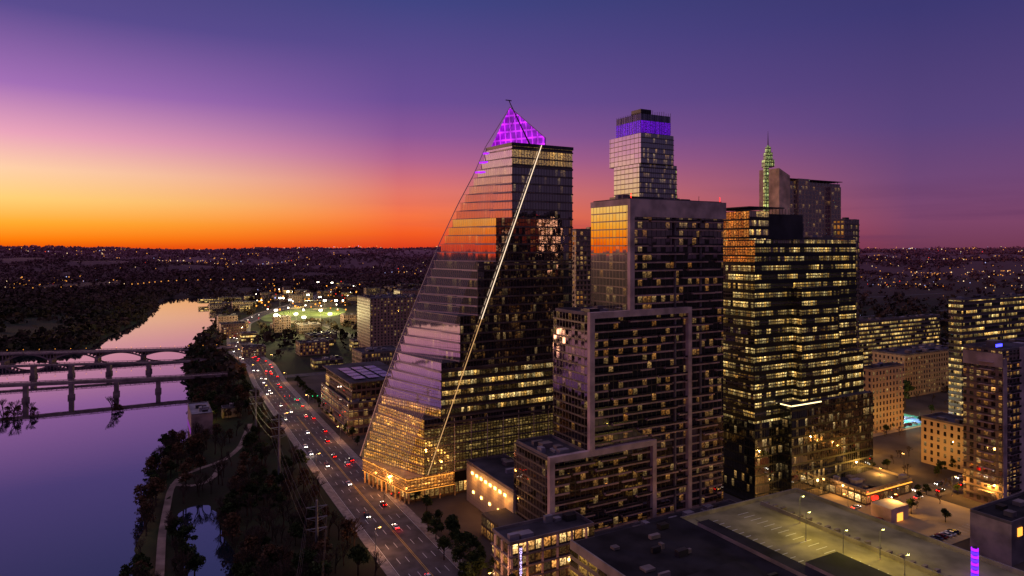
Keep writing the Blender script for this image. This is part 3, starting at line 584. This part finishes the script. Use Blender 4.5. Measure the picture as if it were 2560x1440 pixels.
m.box(go,-60,-38,3,gb*.3,22.21,24.5,conc_d,droof)
rg=random.Random(8)
for i in range(30):
    a=rg.uniform(-70,-6);b=rg.uniform(3,gb*.38); s1=rg.uniform(.8,3); m.box(go,a,a+s1,b,b+rg.uniform(1,4),22.22+.01*i,23+rg.random()*1.6,rg.choice([conc_d,conc_d,metal]))
for i in range(30):
    a=-3-i*3.2; m.beam((*off(go,a,gb*.42+6),20.6),(*off(go,a-3.2,gb*.42+6),20.6),.12,metal)
for i in range(40):
    for bb in (gb*.50,gb*.64): m.box(go,-6-i*2.9,-5.8-i*2.9,bb,bb+5.2,20.004,20.012,paint)
for i in range(10): m.box(go,-12-i*9,-9-i*9,gb+2.2,gb+4.5,16,18.2,steel)
m.box(go,-150,0,gb+.02,gb+8,0,16,conc_d,droof)
for i in range(26): m.box(go,-4-i*3.6,-3-i*3.6,gb*.8,gb*.8+2,20.02,20.5+(i%3)*.3,conc_d)
m.obj('parapets_and_markings',GR)
def lamp_mesh(h,arm,e):
    m=MB(); m.beam((0,0,0),(0,0,h),.14,steel,.08,8); m.beam((0,0,h-.1),(arm,0,h+.25),.07,steel); m.box((arm,0),-.2,.2,-.45,.45,h+.12,h+.32,metal); m.box((arm,0),-.25,.25,-.4,.4,h-.1,h+.118,e); m.beam((0,0,0),(0,0,.5),.25,conc,.22,8); return m.mesh('street_lamp')
LM=lamp_mesh(9,1.6,e_warm); LMw=lamp_mesh(9,1.6,emis('lamp_yellow',(240,235,130),10))
def lamp(loc,rz,w,col,me=LM,h=9):
    o=put('street_lamp',me,loc,rz); plight('lamp_light',(1.6,0,h-.35),w,col,.25,o); return o
for (u,v) in [(2015,1352),(2108,1402),(2262,1470)]: lamp((*G(u,v,20),20),.5,3600,(235,210,80),LMw)
for (u,v) in [(2000,1308),(2200,1400)]: lamp((*G(u,v,20),20),.5,2400,(235,210,80),LMw)
PC=empty('purple_light_column'); m=MB(); p=G(2437,1440,20); ev=emis('column_violet',(90,40,255),2)
for i in range(8): m.beam((*p,20+i*1.05),(*p,20.75+i*1.05),.95,e_purple if i%2 else ev,.95,14); m.beam((*p,20.75+i*1.05),(*p,21.05+i*1.05),.7,metal,.7,14)
m.obj('rings',PC)
SB=empty('service_building'); p=at(2425,258); m=MB(); m.box(p,-14,0,0,40,0,15,[conc_d,conc_d,conc_d,conc],droof); m.box(p,-14.3,-14.02,4,7,10,13,e_gold); m.box(p,-14.3,-14.02,12,30,3,9,steel); m.box(p,-14.3,-14.02,33,35,10,13,e_gold); roofkit(m,p,-14,0,0,40,15.01,61); m.obj('walls',SB)
# ---------------- lots
m=MB(); lot=mat('parking_lot_asphalt',(165,142,104),.85,var=.2,scale=.05)
l0=G(2150,1100); m.box(l0,0,75,0,80,0.1,.16,lot)
for i in range(24): m.box(l0,4,9,3+i*3,3.12+i*3,.164,.17,paint); m.box(l0,28,33,3+i*3,3.12+i*3,.164,.17,paint)
l1=off(C1,-24,118); m.box(l1,-40,30,0,70,.1,.15,lot)
for i in range(20): m.box(l1,-37,-32,3+i*3,3.12+i*3,.154,.16,paint)
m.obj('parking_lot')
tc_=empty('tennis_court'); m=MB(); teal=mat('court_teal',(60,150,140),.7,var=.1); blue=mat('court_blue',(110,140,200),.7,var=.1); c0=G(2262,1072)
m.box(c0,0,26,0,38,.2,.26,teal)
for i in range(2): m.box(c0,3,23,3+i*17,14+i*17,.27,.28,blue); m.box(c0,12.9,13.1,3+i*17,14+i*17,.29,1.3,paint)
for a,b in((0,0),(0,38),(26,0),(26,38),(13,0),(13,38)): m.beam((*off(c0,a,b),.2),(*off(c0,a,b),4),.08,steel)
m.obj('court',tc_); plight('court_light',(*off(c0,13,19),10),16000,(225,255,235),.5,tc_)
for (u,v,wt) in [(2190,1080,14000),(2230,1040,12000),(2330,1095,12000),(2180,1130,12000),(2400,1040,9000),(2260,1180,10000),(2380,1240,8000),(2250,1290,6500),(2480,1270,5000),(2330,1130,8000),(2120,1290,4500),(2200,1220,8000),(2420,1180,5000),(2300,960,7000),(2420,930,7000),(2200,880,8000)]:
    lamp((*G(u,v),0),rr.uniform(0,6),wt,(255,190,80),LM)
RS=empty('corner_restaurant'); m=MB(); p=G(2165,1265); m.box(p,0,20,0,34,0,6,shop,roofm); roofkit(m,p,0,20,0,34,6.01,71); m.box(p,-.4,-.02,0,34,5.0,5.3,e_gold); m.box(p,-.7,-.41,4,8,2,3.4,e_red); m.obj('walls',RS); plight('sign_light',(*off(p,-3,6),4),300,(255,60,30),.3,RS)
K=empty('kiosk'); m=MB(); p=G(2228,1310); m.box(p,0,9,0,12,0,6,conc,roofl); m.box(p,-.1,-.02,4,8,.1,3.5,e_gold); m.obj('walls',K)
# ---------------- sports field
SF=empty('floodlit_sports_field'); m=MB(); fg=mat('turf',(122,138,78),.9,var=.35,scale=.03); sand=mat('infield_sand',(200,180,130),.9)
def disc(m,c_,rx,ry,z,mt,n=24): m.face([(c_[0]+math.cos(2*math.pi*i/n)*rx,c_[1]+math.sin(2*math.pi*i/n)*ry,z) for i in range(n)],mt)
disc(m,fc,62,130,.3,fg)
for (u,v,rx,ry) in[(725,805,14,22),(785,800,14,22),(745,770,14,28),(800,772,12,24)]: disc(m,G(u,v),rx,ry,.31,sand)
# grandstand
gs=(fc[0]-34,fc[1]+110)
for i in range(7): m.box(gs,i*2,i*2+2,0,60,.3,1.2+i*1.3,conc_d)
m.box(gs,9,18,0,60,12.5,13.1,steel)
for b in range(0,61,12): m.beam((*off(gs,14.5,b),0),(*off(gs,14.5,b),12.5),.4,steel)
pts_=[(725,768),(700,762),(795,712),(830,714),(802,800),(740,812),(812,770),(690,800),(770,752),(825,812),(840,770),(720,742),(690,815),(760,822)]
for i,(u,v) in enumerate(pts_):
    p=G(u,v+15); m.beam((*p,0),(*p,24),.4,steel,.25,6); 
    for j in range(2): m.box(p,-.5,.5,-2.4+j*2.6,-.3+j*2.6,22,24.3,e_white)
m.obj('turf_and_floodlights',SF)
for i in(0,4,5,6,7,8,9,10,12,13): p=G(pts_[i][0],pts_[i][1]+15); plight('floodlight',(p[0],p[1],25),150000,(255,240,165),1,SF)
# ---------------- bridges
bcon=mat('bridge_concrete',(120,96,98),.85)
def bridge(name,uA,YA,uB,YB,vdeckA,vdeckB,ext=160,wd_=8,th=1.6,piers=(),arches=(),lights=False):
    E=empty(name); p0=at(uA,YA);p1=at(uB,YB); L=math.hypot(p1[0]-p0[0],p1[1]-p0[1]); dx,dy=(p1[0]-p0[0])/L,(p1[1]-p0[1])/L; nx_,ny_=-dy,dx
    zA=ZV(vdeckA,YA); zB=ZV(vdeckB,YB); m=MB()
    def pt(s,n_,z): return (p0[0]+dx*s+nx_*n_,p0[1]+dy*s+ny_*n_,z)
    def zz(s): return zA+(zB-zA)*max(0,min(1,s/L))
    def seg(s0,s1,n0,n1,za0,zb0,za1,zb1,mt):
        a,b,c_,d_=pt(s0,n0,za0),pt(s1,n0,za1),pt(s1,n1,za1),pt(s0,n1,za0); a2,b2,c2,d2=pt(s0,n0,zb0),pt(s1,n0,zb1),pt(s1,n1,zb1),pt(s0,n1,zb0)
        for f_ in([a,b,b2,a2],[b,c_,c2,b2],[c_,d_,d2,c2],[d_,a,a2,d2],[a2,b2,c2,d2],[d_,c_,b,a]): m.face(f_,mt)
    for s in np.arange(-ext,L+25,20):
        z0_,z1_=zz(s),zz(s+20); seg(s,s+20,0,wd_,z0_-th,z0_,z1_-th,z1_,bcon)
        for n_ in(0,wd_-.3): seg(s,s+20,n_,n_+.3,z0_+.7,z0_+1.1,z1_+.7,z1_+1.1,bcon)
        for k_ in range(5): 
            for n_ in(0,wd_-.3): seg(s+k_*4,s+k_*4+.4,n_,n_+.3,zz(s)+.01,zz(s)+.7,zz(s)+.01,zz(s)+.7,bcon)
    for u in piers:
        s=S(p0,(dx,dy),u); seg(s-1.6,s+1.6,.5,wd_-.5,-6.5,zz(s)-th-.01,-6.5,zz(s)-th-.01,bcon); seg(s-2.2,s+2.2,.1,wd_-.1,-6.6,-1.5,-6.6,-1.5,bcon)
    for i in range(len(arches)-1):
        s0=S(p0,(dx,dy),arches[i]); s1=S(p0,(dx,dy),arches[i+1]); N=14
        seg(s0-1.5,s0+1.5,.4,wd_-.4,-6.5,0,-6.5,0,bcon)
        for j in range(N):
            ta,tb_=j/N,(j+1)/N; za=-2+(zz(s0)-th+1.8)*(1-(2*ta-1)**2); zb2=-2+(zz(s0)-th+1.8)*(1-(2*tb_-1)**2)
            for n_ in(.6,wd_-2): seg(s0+(s1-s0)*ta,s0+(s1-s0)*tb_,n_,n_+1.4,za-.8,za+.7,zb2-.8,zb2+.7,bcon)
            if abs(ta-.5)>.12: seg(s0+(s1-s0)*ta-.4,s0+(s1-s0)*ta+.4,1,wd_-1,za+.5,zz(s0)-th-.01,za+.5,zz(s0)-th-.01,bcon)
    if lights:
        for s in np.arange(-ext,L+30,14): 
            a=pt(s,.2,zz(s)+1); m.beam(a,(a[0],a[1],a[2]+3),.12,metal); m.beam((a[0],a[1],a[2]+3),(a[0],a[1],a[2]+3.4),.3,e_gold,.3,6)
    m.obj('structure',E)
bridge('railroad_bridge',0,520,440,566,962,943,wd_=5,th=2.2,piers=(-140,62,177,290,395))
bridge('pedestrian_bridge',0,612,450,655,916,904,wd_=8,th=1.3,piers=(-60,80,175,270,370))
bridge('arch_road_bridge',0,690,480,745,886,874,wd_=16,th=1.2,arches=(-250,-120,5,125,240,355,470),lights=True,ext=260)
# ---------------- trees
bark=mat('bark',(62,48,42),.9); lf1=mat('leaves_dark',(46,54,26),.9,var=.35,scale=.4); lf2=mat('leaves_brown',(80,56,38),.9,var=.35,scale=.4)
def bare_tree(seed,h):
    r=random.Random(seed); m=MB()
    def br(p,d,L,w_,lev):
        q=p+d*L; m.beam(p,q,w_,bark,w_*.62,5 if lev<2 else 3)
        if lev==5: return
        for i in range(3):
            nd=(d+Vector((r.gauss(0,.42),r.gauss(0,.42),r.uniform(-.05,.38)))).normalized(); br(p+d*L*r.uniform(.7,1),nd,L*r.uniform(.62,.82),w_*.62,lev+1)
    br(Vector((0,0,-.5)),Vector((r.gauss(0,.05),r.gauss(0,.05),1)).normalized(),h*.28,.34,0); return m.mesh('bare_tree')
def leafy(seed,h,mt,dens=70):
    r=random.Random(seed); m=MB(); cs=[];rs=[]
    m.beam((0,0,-.5),(0,0,h*.4),.32,bark,.2,7)
    for i in range(13):
        a=r.uniform(0,6.28); rad=r.uniform(.1,.42)*h; z=h*r.uniform(.42,.92); c_=(math.cos(a)*rad*(1.25-z/h),math.sin(a)*rad*(1.25-z/h),z); m.beam((0,0,h*.35),c_,.13,bark,.04,3); cs.append(c_); q=r.uniform(.12,.2)*h; rs.append((q,q,q*.75))
    Q=leafquads(np.array(cs),np.array(rs),dens,np.full(13,.032*h)); 
    for q in Q: m.face([tuple(p) for p in q],mt)
    return m.mesh('live_oak_tree')
BT=[bare_tree(i,13) for i in range(5)]; LT=[leafy(10+i,10,lf1) for i in range(3)]+[leafy(20+i,10,lf2,45) for i in range(3)]
def avd(P):
    P=np.asarray(P,float); dm=np.full(len(P),1e9)
    for i in range(len(avenue)-1):
        x1,y1=avenue[i];x2,y2=avenue[i+1]; dx,dy=x2-x1,y2-y1; tt=np.clip(((P[:,0]-x1)*dx+(P[:,1]-y1)*dy)/(dx*dx+dy*dy),0,1); dm=np.minimum(dm,np.hypot(P[:,0]-x1-tt*dx,P[:,1]-y1-tt*dy))
    return dm
path=fine([G(u,v) for u,v in[(395,1500),(400,1420),(405,1330),(418,1260),(428,1215),(455,1185),(500,1168),(550,1160),(600,1120),(625,1060)]],6)
path2=fine([G(u,v) for u,v in[(430,1208),(470,1222),(520,1210),(545,1180),(552,1160)]],5)
m=MB()
def draped(m,pl,w_,mt,dz=.15):
    pts=[]
    for i,p in enumerate(pl):
        a=pl[max(i-1,0)];b=pl[min(i+1,len(pl)-1)]; d=Vector((b[0]-a[0],b[1]-a[1])).normalized(); pts.append([(p[0]+d.y*s*w_/2,p[1]-d.x*s*w_/2) for s in(-1,1)])
    for i in range(len(pts)-1):
        c_=[pts[i][0],pts[i][1],pts[i+1][1],pts[i+1][0]]; hs=height(np.array(c_)); hs=np.maximum(hs,-.6); m.face([(p[0],p[1],h_+dz) for p,h_ in zip(c_,hs)][::-1],mt)
draped(m,path,3.0,pathm); draped(m,path2,2.8,pathm); m.obj('riverside_path')
def pd(P,pl):
    P=np.asarray(P,float); pl=np.array(pl); return np.min(np.hypot(P[:,None,0]-pl[None,:,0],P[:,None,1]-pl[None,:,1]),axis=1)
cand=np.column_stack([rng.uniform(-420,30,8500),rng.uniform(190,740,8500)])
wd_=waterdist(cand); ad_=avd(cand); pp=np.minimum(pd(cand,path),pd(cand,path2)); hh=height(cand)
side=cand[:,0]<(-28+(239-cand[:,1])*.517)
ok=(wd_>1.5)&(ad_>17)&(pp>4.2)&side&(hh>-4.3)&(np.hypot(cand[:,0]-bo[0]-5,cand[:,1]-bo[1]-15)>24)&(cand[:,0]>-330)
prob=np.where(wd_<34,.95,np.where(cand[:,1]>400,.42,.34)); ok&=rng.random(len(cand))<prob
sel=cand[ok][:1250]; selh=hh[ok]
for i,(x_,y_) in enumerate(sel):
    sc_=rng.uniform(.65,1.25)*(.75 if y_>520 else 1)
    if rng.random()<.6: put('bare_tree',BT[i%5],(x_,y_,selh[i]),rng.uniform(0,6),sc_)
    else: put('live_oak_tree',LT[i%6],(x_,y_,selh[i]),rng.uniform(0,6),sc_)
print('trees',len(sel))
for (u,v,sc_,z) in[(35,1045,1.5,-4.2),(75,1040,1.2,-4.2),(10,1040,1.3,-4.2),(280,1030,1.2,-4.2),(292,1028,1.0,-4.2),(5,1052,1.1,-4.2)]:
    p=G(u,v,-4); put('bare_tree',BT[int(u)%4],(p[0],p[1],z),u,sc_); put('live_oak_tree',LT[3+int(u)%2],(p[0]+2,p[1]+1,z-2),u,sc_*.7)
for i in range(34):
    t_=i/34; k_=int(4+t_*36); a=avenue[min(k_,len(avenue)-2)]; b=avenue[min(k_,len(avenue)-2)+1]; d=Vector((b[0]-a[0],b[1]-a[1])).normalized(); q_=(a[0]+d.y*19,a[1]-d.x*19); put('live_oak_tree',LT[i%3],(q_[0],q_[1],0),i,rng.uniform(.55,.85))
for (u,v) in[(1110,1400),(1150,1420),(1185,1440),(1090,1350),(1140,1380),(1200,1460),(1070,1330),(1165,1470),(1130,1340),(1175,1390)]: put('live_oak_tree',LT[u%3],(*G(u,v),0),u,.9)
for i in range(90):
    p=G(rng.uniform(2150,2560),rng.uniform(930,1330)); put('bare_tree' if i%2 else 'live_oak_tree',BT[i%4] if i%2 else LT[i%3],(*p,0),i,rng.uniform(.4,.7))
put('live_oak_tree',LT[0],(*G(2262,1020),0),0,2.0)
# distant woodland
N=80000; Rr=np.exp(rng.uniform(np.log(560),np.log(8200),N)); az=rng.uniform(math.radians(-50),math.radians(47),N)
W=np.column_stack([np.sin(az)*Rr,np.cos(az)*Rr]); wdd=waterdist(W); hh=height(W,wdd)
city=((W[:,0]*B[0]+(W[:,1]-200)*B[1])>-20)&(W[:,0]*A[0]+(W[:,1]-200)*A[1]<1500)
patch=np.sin(W[:,0]*.011)+np.sin(W[:,1]*.008+W[:,0]*.004)+rng.normal(0,.5,N)
okk=(wdd>6)&((~city)|(rng.random(N)<.14))&(avd(W)>18)&(((W[:,0]-fc[0])/85)**2+((W[:,1]-fc[1])/165)**2>1)&((Rr>640)|(W[:,0]<-330))&((patch>-1.0)|(wdd<60))
for T_,rd in taken[:14]+taken[16:]: okk&=np.hypot(W[:,0]-T_[0],W[:,1]-T_[1])>rd*.7
W=W[okk];hh=hh[okk];Rr=Rr[okk];wdd=wdd[okk]; n=len(W); rad=rng.uniform(3.0,6.0,n)*(1+Rr/3800)*np.where(wdd<30,.8,1)
cent=np.column_stack([W,hh+rad*.6]); Q=leafquads(cent,np.column_stack([rad*1.25,rad*1.25,rad*.9]),11,rad*.42)
wood=mat('woodland_canopy',(72,52,44),.95,scale=.02,col2=(46,46,32),far=(152,98,112)); put('distant_woodland',quadmesh('distant_woodland',Q,[wood]),(0,0,0)); print('wood',n)  # canopy pales with depth, haze held in its colour
def octa(c_,s):
    o_=np.array([[-1,0,-1],[1,0,-1],[1,0,1],[-1,0,1]]); o2=o_[:,[1,0,2]]
    return np.stack([c_[:,None,:]+o_[None]*s[:,None,None],c_[:,None,:]+o2[None]*s[:,None,None]],1).reshape(-1,4,3)
N=4800; Rr=np.exp(rng.uniform(np.log(1000),np.log(6600),N)); az=np.concatenate([rng.uniform(-.68,-.05,N//2),rng.uniform(.08,.68,N-N//2)])
W=np.column_stack([np.sin(az)*Rr,np.cos(az)*Rr]); dens=np.sin(W[:,0]*.004+1)+np.sin(W[:,1]*.003+W[:,0]*.002)+rng.normal(0,.6,N)
kk=(waterdist(W)>30)&(((dens>.6)&(az<0)&(Rr>2000))|((az>.1)&(dens>-.1))); W=W[kk];Rr=Rr[kk]; n=len(W)
Cc=np.column_stack([W,height(W)+9+Rr*.003]); ss=(.2+Rr*.00030)*rng.uniform(.5,1.3,n)**1.6
cols=[emis('distant_warm',(255,165,75),1.2),emis('distant_white',(255,215,165),1.6),emis('distant_red',(255,60,40),1.3),emis('distant_cool',(190,190,255),1.2)]
mi_=rng.choice(4,n,p=[.66,.22,.05,.07]); put('distant_city_lights',quadmesh('distant_city_lights',octa(Cc,ss),cols,np.repeat(mi_,2)),(0,0,0))
hp=fine([G(u,v,6) for u,v in[(330,722),(400,714),(460,710),(560,708),(660,709),(760,709)]],28)
Cc=np.array([(p[0],p[1],18+rng.uniform(-.5,.5)) for p in hp]); put('highway_lights',quadmesh('highway_lights',octa(Cc,np.full(len(Cc),1.3)),[cols[0]]),(0,0,0))
hp2=[(rng.uniform(640,900),rng.uniform(700,775)) for i in range(120)]; Cc=np.array([(*G(u,v,9),9) for u,v in hp2]); put('stadium_district_lights',quadmesh('stadium_district_lights',octa(Cc,rng.uniform(.5,1.5,120)),[e_gold,e_white,cols[2],cols[3]],np.repeat(rng.choice(4,120,p=[.6,.3,.05,.05]),2)),(0,0,0))
for i in range(26):
    p=G(rng.uniform(800,1050),rng.uniform(690,735)); tower('low_rise_building',p,rr.uniform(14,30),rr.uniform(20,50),-1,rr.uniform(5,14),rr.choice(styles),offd,slab=None,seed=i)
m=MB()
for az_ in(-.36,-.30,-.05,-.46,.42): 
    p=(math.sin(az_)*6500,math.cos(az_)*6500); z=float(height(np.array([p]))[0]); m.beam((*p,z),(*p,z+55),2,metal,.6); 
m.obj('radio_mast'); p=at(645,6400); z=float(height(np.array([p]))[0]); tower('hilltop_building',(p[0]-30,p[1]),30,75,z,z+34,offd,offd,slab=None,seed=3,roof=False)
# ---------------- cars
def car_mesh(col,name='car'):
    m=MB(); bodyc=mat('car_paint',col,.3,.3,var=.03); gls=mat('car_glass',(14,14,18),.1); tyre=mat('tyre',(18,18,18),.8)
    body=[(-2.25,.35),(-2.3,.75),(-2.1,.98),(-1.2,1.02),(.9,1.0),(1.9,.86),(2.28,.66),(2.25,.35)]
    L=[(x,-.9,z) for x,z in body]; R=[(x,.9,z) for x,z in body]; n=len(body)
    for i in range(n): j=(i+1)%n; m.face([L[i],R[i],R[j],L[j]],bodyc)
    m.face(L,bodyc); m.face(R[::-1],bodyc)
    cb=[(-1.75,1.0),(-1.2,1.42),(.25,1.45),(1.0,1.0)]
    a=[(x,-.82 if z<1.1 else -.66,z) for x,z in cb]; b=[(x,.82 if z<1.1 else .66,z) for x,z in cb]
    for i in range(3): m.face([a[i],b[i],b[i+1],a[i+1]],bodyc if i==1 else gls)
    m.face(a,gls); m.face(b[::-1],gls)
    for x in(-1.4,1.4):
        for y in(-.92,.7): m.beam((x,y,.33),(x,y+.22,.33),.33,tyre,.33,12)
    hl_=emis('headlight',(255,240,220),14); tl=emis('taillight',(255,20,12),9)
    if name=='parked_car': hl_=gls; tl=mat('tail_lens',(120,10,10),.3)
    for y in(-.75,.4): 
        m.face([(2.31,y,.5),(2.31,y+.38,.5),(2.29,y+.38,.8),(2.29,y,.8)],hl_); m.face([(-2.32,y+.4,.55),(-2.32,y-.02,.55),(-2.3,y-.02,.93),(-2.3,y+.4,.93)],tl)
    return m.mesh(name)
cc5=[(200,200,205),(30,30,34),(90,92,100),(120,20,20),(225,225,225)]
CM=[car_mesh(c_) for c_ in cc5]; PM=[car_mesh(c_,'parked_car') for c_ in cc5]
def carat(s_i,offs,away):
    i=int(s_i); f_=s_i-i; a=avenue[i];b=avenue[i+1]; d=Vector((b[0]-a[0],b[1]-a[1])).normalized(); x_=a[0]+(b[0]-a[0])*f_+d.y*offs; y_=a[1]+(b[1]-a[1])*f_-d.x*offs
    return put('car',random.choice(CM),(x_,y_,.03),math.atan2(d.y,d.x)+(0 if away else math.pi))
random.seed(12); poss=[]
for i in range(104):
    s_=random.uniform(5,70) if i<56 else random.uniform(36,90); away=random.random()<.5; offs=random.choice([1.8,5.1,8.6])*(1 if away else -1)
    if s_>len(avenue)-3: continue
    if any(abs(s_-q_[0])*12<8 and abs(offs-q_[1])<1 for q_ in poss): continue
    poss.append((s_,offs)); o=carat(s_,offs,away)
    if i%3==0 and s_<50:
        if away: plight('tail_glow',(-3.4,0,1.0),110,(255,30,15),.3,o)
        else: plight('head_glow',(4.5,0,1.1),200,(255,235,210),.3,o)
for i in range(46):
    if i<24: p=off(l1,-34.5+(i//12)*22,4.5+(i%12)*3+random.uniform(-.2,.2)); rz=rzf+math.pi/2
    else: p=off(l0,6.5+((i-24)//11)*24,4.5+((i-24)%11)*6); rz=rzf+math.pi/2
    put('parked_car',PM[i%5],(*p,.17),rz)
for i in range(16): p=off(C1,-26+random.choice([-3.0,3.0]),100+i*9); put('car',CM[i%5],(*p,.06),rzf+(0 if i%2 else math.pi))
for i in range(3,64,4):
    a=avenue[i];b=avenue[i+1]; d=Vector((b[0]-a[0],b[1]-a[1])).normalized()
    s_=1 if (i//4)%2 else -1; q_=(a[0]+d.y*12*s_,a[1]-d.x*12*s_); rz=math.atan2(d.x*s_,-d.y*s_)
    lamp((*q_,.15),rz,3600,(255,185,125),LM)
plight('junction_red',(*G(712,1012),5),900,(255,40,20)); plight('junction_green',(*G(738,1012),5),700,(40,255,180))
def signal(p,rz,colr):
    m=MB(); m.beam((0,0,0),(0,0,6.5),.14,metal,.1,8); m.beam((0,0,6.3),(7,0,6.5),.09,metal)
    for x_ in(3.2,6.6): 
        m.box((x_,0),-.25,.25,-.2,.2,5.7,6.9,metal); m.box((x_,-.3),-.1,.1,-.15,.15,5.8 if colr==e_green else 6.5,6.1 if colr==e_green else 6.8,colr)
    put('traffic_signal',m.mesh('traffic_signal'),(*p,.15),rz)
for (u,v,c_) in[(700,1015,e_red),(770,1012,e_green),(655,955,e_red),(725,1020,e_green),(505,858,e_green),(960,1275,e_red)]: signal(G(u,v),.4,c_)
def pole(p,h):
    E=empty('transmission_pole'); m=MB(); m.beam((*p,0),(*p,h),.75,steel,.35,10)
    for i,z in enumerate((h-3,h-7,h-11)): m.beam((p[0]-3.4,p[1]-1.5,z+.6),(p[0]+3.4,p[1]+1.5,z+.6),.2,steel); m.beam((p[0],p[1],z-.8),(p[0]+3.2,p[1]+1.4,z+.5),.1,steel); m.beam((p[0],p[1],z-.8),(p[0]-3.2,p[1]-1.4,z+.5),.1,steel)
    m.obj('mast',E); return p,h
pa_=pole(G(698,1215),ZV(1035,G(698,1215)[1])); pb_=pole(G(792,1405),ZV(1250,G(792,1405)[1])); pc_=pole(G(640,1095),ZV(965,G(640,1095)[1])); pz=((-40,120),26)
m=MB()
for (p,h),(q_,h2) in((pc_,pa_),(pa_,pb_),(pb_,pz)):
    for dz in(3,7,11):
        for s_ in(-1,1):
            a=Vector((p[0]+3.3*s_,p[1]+1.4*s_,h-dz));b=Vector((q_[0]+3.3*s_,q_[1]+1.4*s_,h2-dz)); pv=a
            for i in range(1,9): t_=i/8; c_=a.lerp(b,t_)-Vector((0,0,8*t_*(1-t_))); m.beam(pv,c_,.05,metal,n=3); pv=c_
m.obj('power_lines')
